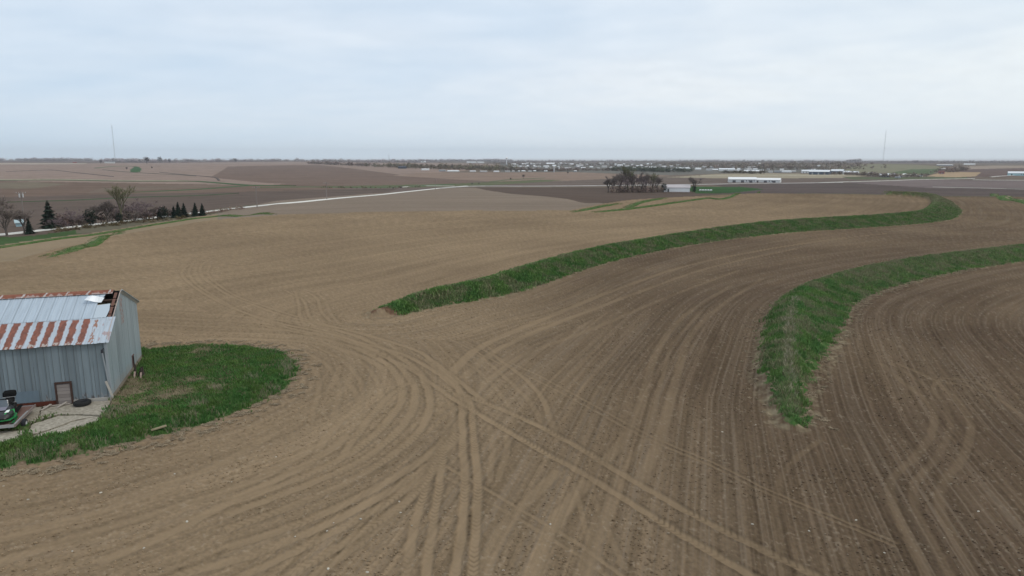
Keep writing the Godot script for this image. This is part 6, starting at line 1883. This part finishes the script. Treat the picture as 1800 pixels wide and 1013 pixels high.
		where.append(Transform3D(Basis(Vector3.UP, rng.randf() * TAU), on_ground(p, 0.02)))
		tints.append(Color(0.31, 0.245, 0.165) * rng.randf_range(0.6, 1.2))
	scatter("straw", "straw litter on the soil along the grass edges", straw.commit(), M.matte, where, tints)

func litter() -> void:
	# clods and bits of stalk on the tilled soil
	var st := begin()
	lathe(st, Vector3.ZERO, Vector3.UP, [Vector2(0.001, -0.5), Vector2(0.5, -0.15), Vector2(0.42, 0.3), Vector2(0.001, 0.5)], 5, Color.WHITE)
	var clod := st.commit()
	var where := []
	var tints := []
	for k in 30000:
		var r := 19.0 + 50.0 * pow(rng.randf(), 1.5)
		var th := rng.randf_range(-0.72, 0.72)
		var p := Vector2(r * sin(th), -r * cos(th))
		if near_line(2, p.x, p.y).x < 0.7 or slab_free(p.x, p.y) < 0.5:
			continue
		var q := near_line(1, p.x, p.y)
		if q.x > -1.8 and q.x < 4.6:
			continue
		var packed := false
		var list = cells.get(floori(p.x / 2.0) * 4096 + floori(p.y / 2.0))
		if list != null:
			for i in list:
				if Geometry2D.get_closest_point_to_segment(p, seg_a[i], seg_b[i]).distance_to(p) < TRACKS[seg_of[i]][1]:
					packed = true
		if packed or nA.get_noise_2d(p.x * 0.12, p.y * 0.12) < -0.25:
			continue
		var s := rng.randf_range(0.02, 0.065)
		if rng.randf() < 0.08:
			s *= 1.5
		where.append(Transform3D(Basis(Vector3.UP, rng.randf() * TAU).scaled(Vector3(s * 1.4, s, s)), on_ground(p, s * 0.2)))
		var dry := clampf(1.0 - (p.x + 8.0) / 24.0, 0.0, 1.0)
		tints.append(FIELD_DARK.lerp(FIELD_DRY, dry) * rng.randf_range(0.75, 1.3) if rng.randf() > 0.07 else Color(0.30, 0.24, 0.17) * rng.randf_range(0.8, 1.1))
	scatter("clods", "clods and stalk bits on the tilled soil in front", clod, M.matte, where, tints)
	for k in STONES.size():
		var o := MeshInstance3D.new()
		st = begin()
		var s := 0.025 + 0.03 * fposmod(k * 0.618, 1.0)
		lathe(st, Vector3.ZERO, Vector3.UP, [Vector2(0.001, -s * 0.6), Vector2(s, -s * 0.1), Vector2(s * 0.85, s * 0.35), Vector2(0.001, s * 0.6)], 7, Color(0.46, 0.42, 0.35) * (0.8 + 0.3 * fposmod(k * 0.37, 1.0)))
		o.mesh = st.commit()
		o.material_override = M.matte
		o.name = numbered(self, "field_stone")
		tag(o, "small pale stone lying alone on the tilled brown soil", "stone", "pale stones on the tilled soil")
		add_child(o)
		o.position = on_ground(STONES[k], -0.005)
		o.rotation.y = k * 1.3
		o.scale = Vector3(1.4, 1.0, 1.0)

# ---------------------------------------------------------------- far buildings, masts and poles
func buildings() -> void:
	for i in BUILDINGS.size():
		var k: Array = BUILDINGS[i]
		var big: bool = k[6] == ""
		var w: float = k[1]
		var tall: float = k[2]
		var o := thing("building" if big else "town_building", k[5], "building", on_ground(k[0], -0.3), -atan2(k[0].x, -k[0].y) + (0.25 * sin(i * 3.3)), "" if big else "small pale buildings of the distant town")
		var deep := clampf(w * 0.55, 5.0, 22.0)
		if not big:
			tall *= 1.2
		var eave := tall * 0.62
		var wall: Color = k[3]
		var roof: Color = k[4]
		if not big:
			var v := 0.8 + 0.35 * fposmod(i * 0.618, 1.0)
			wall = [Color(0.62, 0.62, 0.60), Color(0.50, 0.46, 0.40), Color(0.40, 0.40, 0.42), Color(0.68, 0.68, 0.67)][i % 4] * v
			roof = [Color(0.84, 0.85, 0.86), Color(0.42, 0.40, 0.39), Color(0.80, 0.80, 0.80), Color(0.62, 0.60, 0.58)][(i * 3 + 1) % 4]
		var st := begin()
		bx(st, Vector3(-w / 2, 0, -deep), Vector3(w / 2, eave, 0), wall)
		tri(st, Vector3(-w / 2, eave, 0), Vector3(-w / 2, tall, -deep / 2), Vector3(-w / 2, eave, -deep), wall)
		tri(st, Vector3(w / 2, eave, 0), Vector3(w / 2, tall, -deep / 2), Vector3(w / 2, eave, -deep), wall)
		part("wall", st, M.matte, o)
		st = begin()
		var over := 0.4
		for s in [0.0, 1.0]:
			var z0 := over if s < 0.5 else -deep - over
			var a := Vector3(-w / 2 - over, eave - 0.15, z0)
			var b := Vector3(w / 2 + over, eave - 0.15, z0)
			var c := Vector3(w / 2 + over, tall + 0.05, -deep / 2)
			var d := Vector3(-w / 2 - over, tall + 0.05, -deep / 2)
			quad(st, a, b, c, d, roof)
			quad(st, a, b, b + Vector3(0, 0.25, 0), a + Vector3(0, 0.25, 0), roof)
		part("roof", st, M.matte, o)
		if big and i < 20:
			var doors := 1 + i % 3
			if i == 2 or i == 3:
				doors = 3
			for n in doors:
				st = begin()
				var x := w * (-0.36 + 0.30 * n)
				var dw := clampf(w * 0.07, 1.2, 4.5) * (1.6 if i == 2 or i == 3 else 1.0)
				bx(st, Vector3(x, 0.1, 0.0), Vector3(x + dw, eave * 0.72, 0.06), Color(0.13, 0.13, 0.14) if wall.get_luminance() > 0.2 else Color(0.4, 0.4, 0.4))
				part("door", st, M.matte, o)
			for n in 3 + i % 3:
				st = begin()
				var x := w * (0.12 + 0.09 * n)
				if i == 0 or x > w * 0.44:
					continue
				bx(st, Vector3(x, eave * 0.40, 0.0), Vector3(x + w * 0.035, eave * 0.75, 0.05), Color(0.09, 0.10, 0.12))
				part("window", st, M.gloss, o)

func mast(label: String, at: Vector2, tall: float) -> void:
	var o := thing("radio_mast", label, "mast", on_ground(at))
	var st := begin()
	var c := Color(0.28, 0.29, 0.30)
	var p := []
	for k in 3:
		var a := TAU * k / 3.0 + 0.4
		p.append(Vector3(cos(a), 0, sin(a)) * 1.7)
		tube(st, p[k], p[k] + Vector3(0, tall, 0), 0.20, 0.20, 5, c)
	part("leg", st, M.matte, o)
	st = begin()
	var y := 0.0
	while y < tall - 4.0:
		for k in 3:
			tube(st, p[k] + Vector3(0, y, 0), p[(k + 1) % 3] + Vector3(0, y + 4.0, 0), 0.09, 0.09, 3, c)
		y += 4.0
	part("bracing", st, M.matte, o)
	for k in 3:
		for f in [0.5, 0.95]:
			st = begin()
			var a := TAU * k / 3.0 + 0.9
			tube(st, Vector3(0, tall * f, 0), Vector3(cos(a), 0, sin(a)) * tall * 0.45, 0.05, 0.05, 3, c)
			part("guy_wire", st, M.matte, o)
	st = begin()
	tube(st, Vector3(0, tall, 0), Vector3(0, tall + 7, 0), 0.25, 0.15, 4, Color(0.5, 0.5, 0.5))
	part("antenna", st, M.matte, o)
	st = begin()
	lathe(st, Vector3(1.8, tall * 0.48, 1.5), Vector3(0.2, 0, 1), [Vector2(0.01, 0), Vector2(2.0, 0.2), Vector2(2.2, 1.6), Vector2(0.01, 1.7)], 10, Color(0.6, 0.6, 0.6))
	part("dish", st, M.matte, o)

func pole(label: String, at: Vector2, tall: float, pale_top: bool, turn: float) -> void:
	var o := thing("utility_pole", label, "pole", on_ground(at), turn)
	var st := begin()
	tube(st, Vector3.ZERO, Vector3(0, tall, 0), 0.20, 0.14, 7, Color(0.24, 0.21, 0.19))
	part("post", st, M.matte, o)
	st = begin()
	bx(st, Vector3(-1.2, tall - 0.75, -0.07), Vector3(1.2, tall - 0.6, 0.07), Color(0.22, 0.19, 0.17))
	part("crossarm", st, M.matte, o)
	for x in [-1.1, -0.5, 0.5, 1.1]:
		st = begin()
		tube(st, Vector3(x, tall - 0.6, 0), Vector3(x, tall - 0.35, 0), 0.06, 0.05, 5, Color(0.5, 0.5, 0.5))
		part("insulator", st, M.matte, o)
	if pale_top:
		for x in [-0.42, 0.42]:
			st = begin()
			lathe(st, Vector3(x, tall - 1.9, 0.3), Vector3.UP, [Vector2(0.01, 0), Vector2(0.2, 0.02), Vector2(0.22, 0.95), Vector2(0.18, 1.08), Vector2(0.01, 1.1)], 10, Color(0.5, 0.5, 0.5))
			part("transformer", st, M.matte, o)

func far_things() -> void:
	mast("thin grey lattice mast on the left skyline", V(-1881, -3334), 175.0)
	mast("thin grey lattice mast on the right skyline above the hill", V(2065, -3912), 178.0)
	mast("tiny thin mast on the skyline left of the water tower", V(-740, -4231), 45.0)
	var w := thing("water_tower", "small white water tower on the skyline above the town", "water tower", on_ground(V(-26, -3381)))
	var st := begin()
	lathe(st, Vector3(0, 26, 0), Vector3.UP, [Vector2(1.6, 0), Vector2(3.6, 1.4), Vector2(5.8, 4.0), Vector2(6.2, 6.2), Vector2(5.4, 8.6), Vector2(3.0, 10.4), Vector2(0.01, 11.0)], 16, Color(0.88, 0.88, 0.88))
	part("tank", st, M.matte, w)
	st = begin()
	tube(st, Vector3.ZERO, Vector3(0, 26.4, 0), 2.2, 1.5, 10, Color(0.75, 0.75, 0.75))
	part("column", st, M.matte, w)
	var s := thing("silo", "slim grey silo between the white halls of the town", "silo", on_ground(V(88, -1466)))
	st = begin()
	tube(st, Vector3.ZERO, Vector3(0, 11, 0), 1.7, 1.7, 12, Color(0.42, 0.42, 0.43))
	part("shaft", st, M.matte, s)
	st = begin()
	lathe(st, Vector3(0, 11, 0), Vector3.UP, [Vector2(1.8, 0), Vector2(1.3, 1.1), Vector2(0.01, 1.8)], 12, Color(0.7, 0.7, 0.7))
	part("dome", st, M.matte, s)
	pole("utility pole with two pale transformers in the left trees", V(-143, -203), 11.5, true, 0.6)
	pole("grey utility pole beside the near part of the gravel road", V(-95, -259), 8.0, false, 0.3)
	pole("grey utility pole halfway along the gravel road", V(-84, -316), 8.0, false, 0.25)
	pole("grey utility pole at the road junction in the valley", V(-69, -628), 9.0, false, 0.1)
	for k in 5:
		var o := MeshInstance3D.new()
		st = begin()
		tube(st, Vector3(-0.8, 0.7, 0), Vector3(0.8, 0.7, 0), 0.75, 0.75, 12, Color(0.66, 0.68, 0.66))
		lathe(st, Vector3(-0.8, 0.7, 0), Vector3(-1, 0, 0), [Vector2(0.75, 0), Vector2(0.5, 0.06), Vector2(0.01, 0.08)], 12, Color(0.66, 0.68, 0.66))
		lathe(st, Vector3(0.8, 0.7, 0), Vector3(1, 0, 0), [Vector2(0.75, 0), Vector2(0.5, 0.06), Vector2(0.01, 0.08)], 12, Color(0.66, 0.68, 0.66))
		o.mesh = st.commit()
		o.material_override = M.matte
		o.name = numbered(self, "wrapped_bale")
		tag(o, ["leftmost", "second", "middle", "fourth", "rightmost"][k] + " white wrapped bale of the short row right of the white shed", "bale", "white bales right of the shed")
		add_child(o)
		o.position = on_ground(V(160.0 + 2.1 * k, -593.0 + 0.6 * k))

# ---------------------------------------------------------------- sky
var sky_rows := []
const SKY_W := 2048
const SKY_H := 1024
var nS := FastNoiseLite.new()
var nT := FastNoiseLite.new()

func sky_row(j: int) -> void:
	var out := PackedFloat32Array()
	out.resize(SKY_W * 4)
	var el := PI * (0.5 - (j + 0.5) / SKY_H)
	for i in SKY_W:
		var az := TAU * (i + 0.5) / SKY_W
		var side := sin(az)
		var y := sin(maxf(el, 0.0))
		var low := exp(-y * 9.0)
		# thin cloud sheet about 7 km up, seen in perspective
		var k := 1.0 / (y + 0.10)
		var px := sin(az) * cos(el) * k
		var pz := -cos(az) * cos(el) * k
		var a := nS.get_noise_3d(px * 0.9, pz * 1.1, 3.0)
		var b := nT.get_noise_3d(px * 4.0 + 2.5 * a, pz * 5.5, 7.0)
		var c := nT.get_noise_3d(px * 16.0 + 6.0 * a, pz * 24.0, 1.0)
		var left := 0.5 - 0.5 * side
		var thin := clampf(0.64 + 0.6 * a + 0.18 * b - 0.75 * (left - 0.5), 0.0, 1.0)
		var cloud := Color(0.705, 0.735, 0.78).lerp(Color(0.70, 0.75, 0.775), ss(side * 1.2 + 0.2))
		var blue := Color(0.47, 0.59, 0.73)
		var col := blue.lerp(cloud, thin)
		col = col * (1.0 + (0.06 * b + 0.10 * c * ss(a * 1.6 + 0.45)) * (1.0 - low))
		var hor := Color(0.53, 0.64, 0.73).lerp(Color(0.70, 0.755, 0.785), ss((side + 0.7) / 1.3))
		col = col.lerp(hor, clampf(low * 0.9, 0.0, 1.0))
		if el < 0.0:
			col = Color(0.30, 0.29, 0.27)
		out[i * 4] = col.r
		out[i * 4 + 1] = col.g
		out[i * 4 + 2] = col.b
		out[i * 4 + 3] = 1.0
	sky_rows[j] = out

func make_sky() -> Sky:
	nS.noise_type = FastNoiseLite.TYPE_SIMPLEX_SMOOTH
	nS.seed = 11
	nS.frequency = 0.35
	nS.fractal_octaves = 4
	nT.noise_type = FastNoiseLite.TYPE_SIMPLEX_SMOOTH
	nT.seed = 5
	nT.frequency = 0.5
	nT.fractal_octaves = 4
	sky_rows.resize(SKY_H)
	var job := WorkerThreadPool.add_group_task(sky_row, SKY_H)
	WorkerThreadPool.wait_for_group_task_completion(job)
	var all := PackedFloat32Array()
	for r in sky_rows:
		all.append_array(r)
	sky_rows.clear()
	var im := Image.create_from_data(SKY_W, SKY_H, false, Image.FORMAT_RGBAF, all.to_byte_array())
	var pm := PanoramaSkyMaterial.new()
	pm.panorama = ImageTexture.create_from_image(im)
	var s := Sky.new()
	s.sky_material = pm
	return s

func noise(n: FastNoiseLite, kind: int, sd: int, freq: float, oct: int) -> void:
	n.noise_type = kind
	n.seed = sd
	n.frequency = freq
	n.fractal_octaves = oct

func _ready() -> void:
	rng.seed = 77
	var cam := Camera3D.new()
	cam.name = "camera"
	cam.position = Vector3(0, H, 0)
	cam.rotation_degrees = Vector3(-10.5, 0, 0)
	cam.fov = 45.22
	cam.near = 0.1
	cam.far = 30000.0
	add_child(cam)
	cam.current = true
	var env := Environment.new()
	env.background_mode = Environment.BG_SKY
	env.sky = make_sky()
	env.background_energy_multiplier = 1.24
	env.tonemap_mode = Environment.TONE_MAPPER_LINEAR
	env.tonemap_exposure = 1.0
	env.sdfgi_enabled = true
	env.ssao_enabled = true
	env.ssil_enabled = true
	env.fog_enabled = true
	env.fog_density = 0.00006
	env.fog_light_color = Color(0.86, 0.89, 0.93)
	var we := WorldEnvironment.new()
	we.name = "sky"
	we.environment = env
	add_child(we)
	var sun := DirectionalLight3D.new()
	sun.name = "sun"
	sun.light_energy = 0.28
	sun.light_angular_distance = 14.0
	sun.light_color = Color(1.0, 0.965, 0.92)
	sun.shadow_enabled = true
	sun.rotation_degrees = Vector3(-48, 74, 0)
	add_child(sun)

	noise(nA, FastNoiseLite.TYPE_SIMPLEX_SMOOTH, 1, 1.0, 3)
	noise(nB, FastNoiseLite.TYPE_SIMPLEX, 2, 1.0, 3)
	noise(nG, FastNoiseLite.TYPE_SIMPLEX, 3, 1.0, 2)
	noise(nW, FastNoiseLite.TYPE_VALUE, 4, 1.0, 2)
	M.soil = mat(1.0)
	M.soil.metallic_specular = 0.1
	M.matte = mat(0.95)
	M.matte.metallic_specular = 0.2
	M.leaf = mat(0.8)
	M.leaf.metallic_specular = 0.2
	M.leaf.backlight_enabled = true
	M.leaf.backlight = Color(0.25, 0.25, 0.25)
	M.zinc = mat(0.5, 0.15)
	M.bright = mat(0.4, 0.3)
	M.rubber = mat(0.85)
	M.paint = mat(0.28)
	M.gloss = mat(0.12)
	var grit := NoiseTexture2D.new()
	grit.width = 512
	grit.height = 512
	grit.seamless = true
	var gn := FastNoiseLite.new()
	noise(gn, FastNoiseLite.TYPE_SIMPLEX_SMOOTH, 8, 0.02, 5)
	grit.noise = gn
	var ramp := Gradient.new()
	ramp.set_color(0, Color(0.50, 0.47, 0.42))
	ramp.set_color(1, Color(0.71, 0.675, 0.61))
	grit.color_ramp = ramp
	M.concrete = StandardMaterial3D.new()
	M.concrete.albedo_texture = grit
	M.concrete.uv1_triplanar = true
	M.concrete.uv1_world_triplanar = true
	M.concrete.uv1_scale = Vector3(0.35, 0.35, 0.35)
	M.concrete.roughness = 0.95
	M.concrete.cull_mode = BaseMaterial3D.CULL_DISABLED

	tables()
	lines()
	for p in [[-0.3, -0.4], [-0.3, 9.6], [16.8, 9.6], [16.8, -0.4]]:
		var v := barn_local(p[0], 0, p[1])
		yard.append(V(v.x, v.z))
	var shapes := Geometry2D.convex_hull(yard)
	yard = shapes
	for s in SLABS:
		var m := Geometry2D.merge_polygons(yard, Geometry2D.offset_polygon(PackedVector2Array(s[1]), 0.12)[0])
		var best := m[0]
		for q in m:
			if q.size() > best.size():
				best = q
		yard = best
	tracks()
	ground()
	ribbons()
	barn()
	yard_things()
	buildings()
	far_things()
	trees()
	woods()
	grass()
	litter()
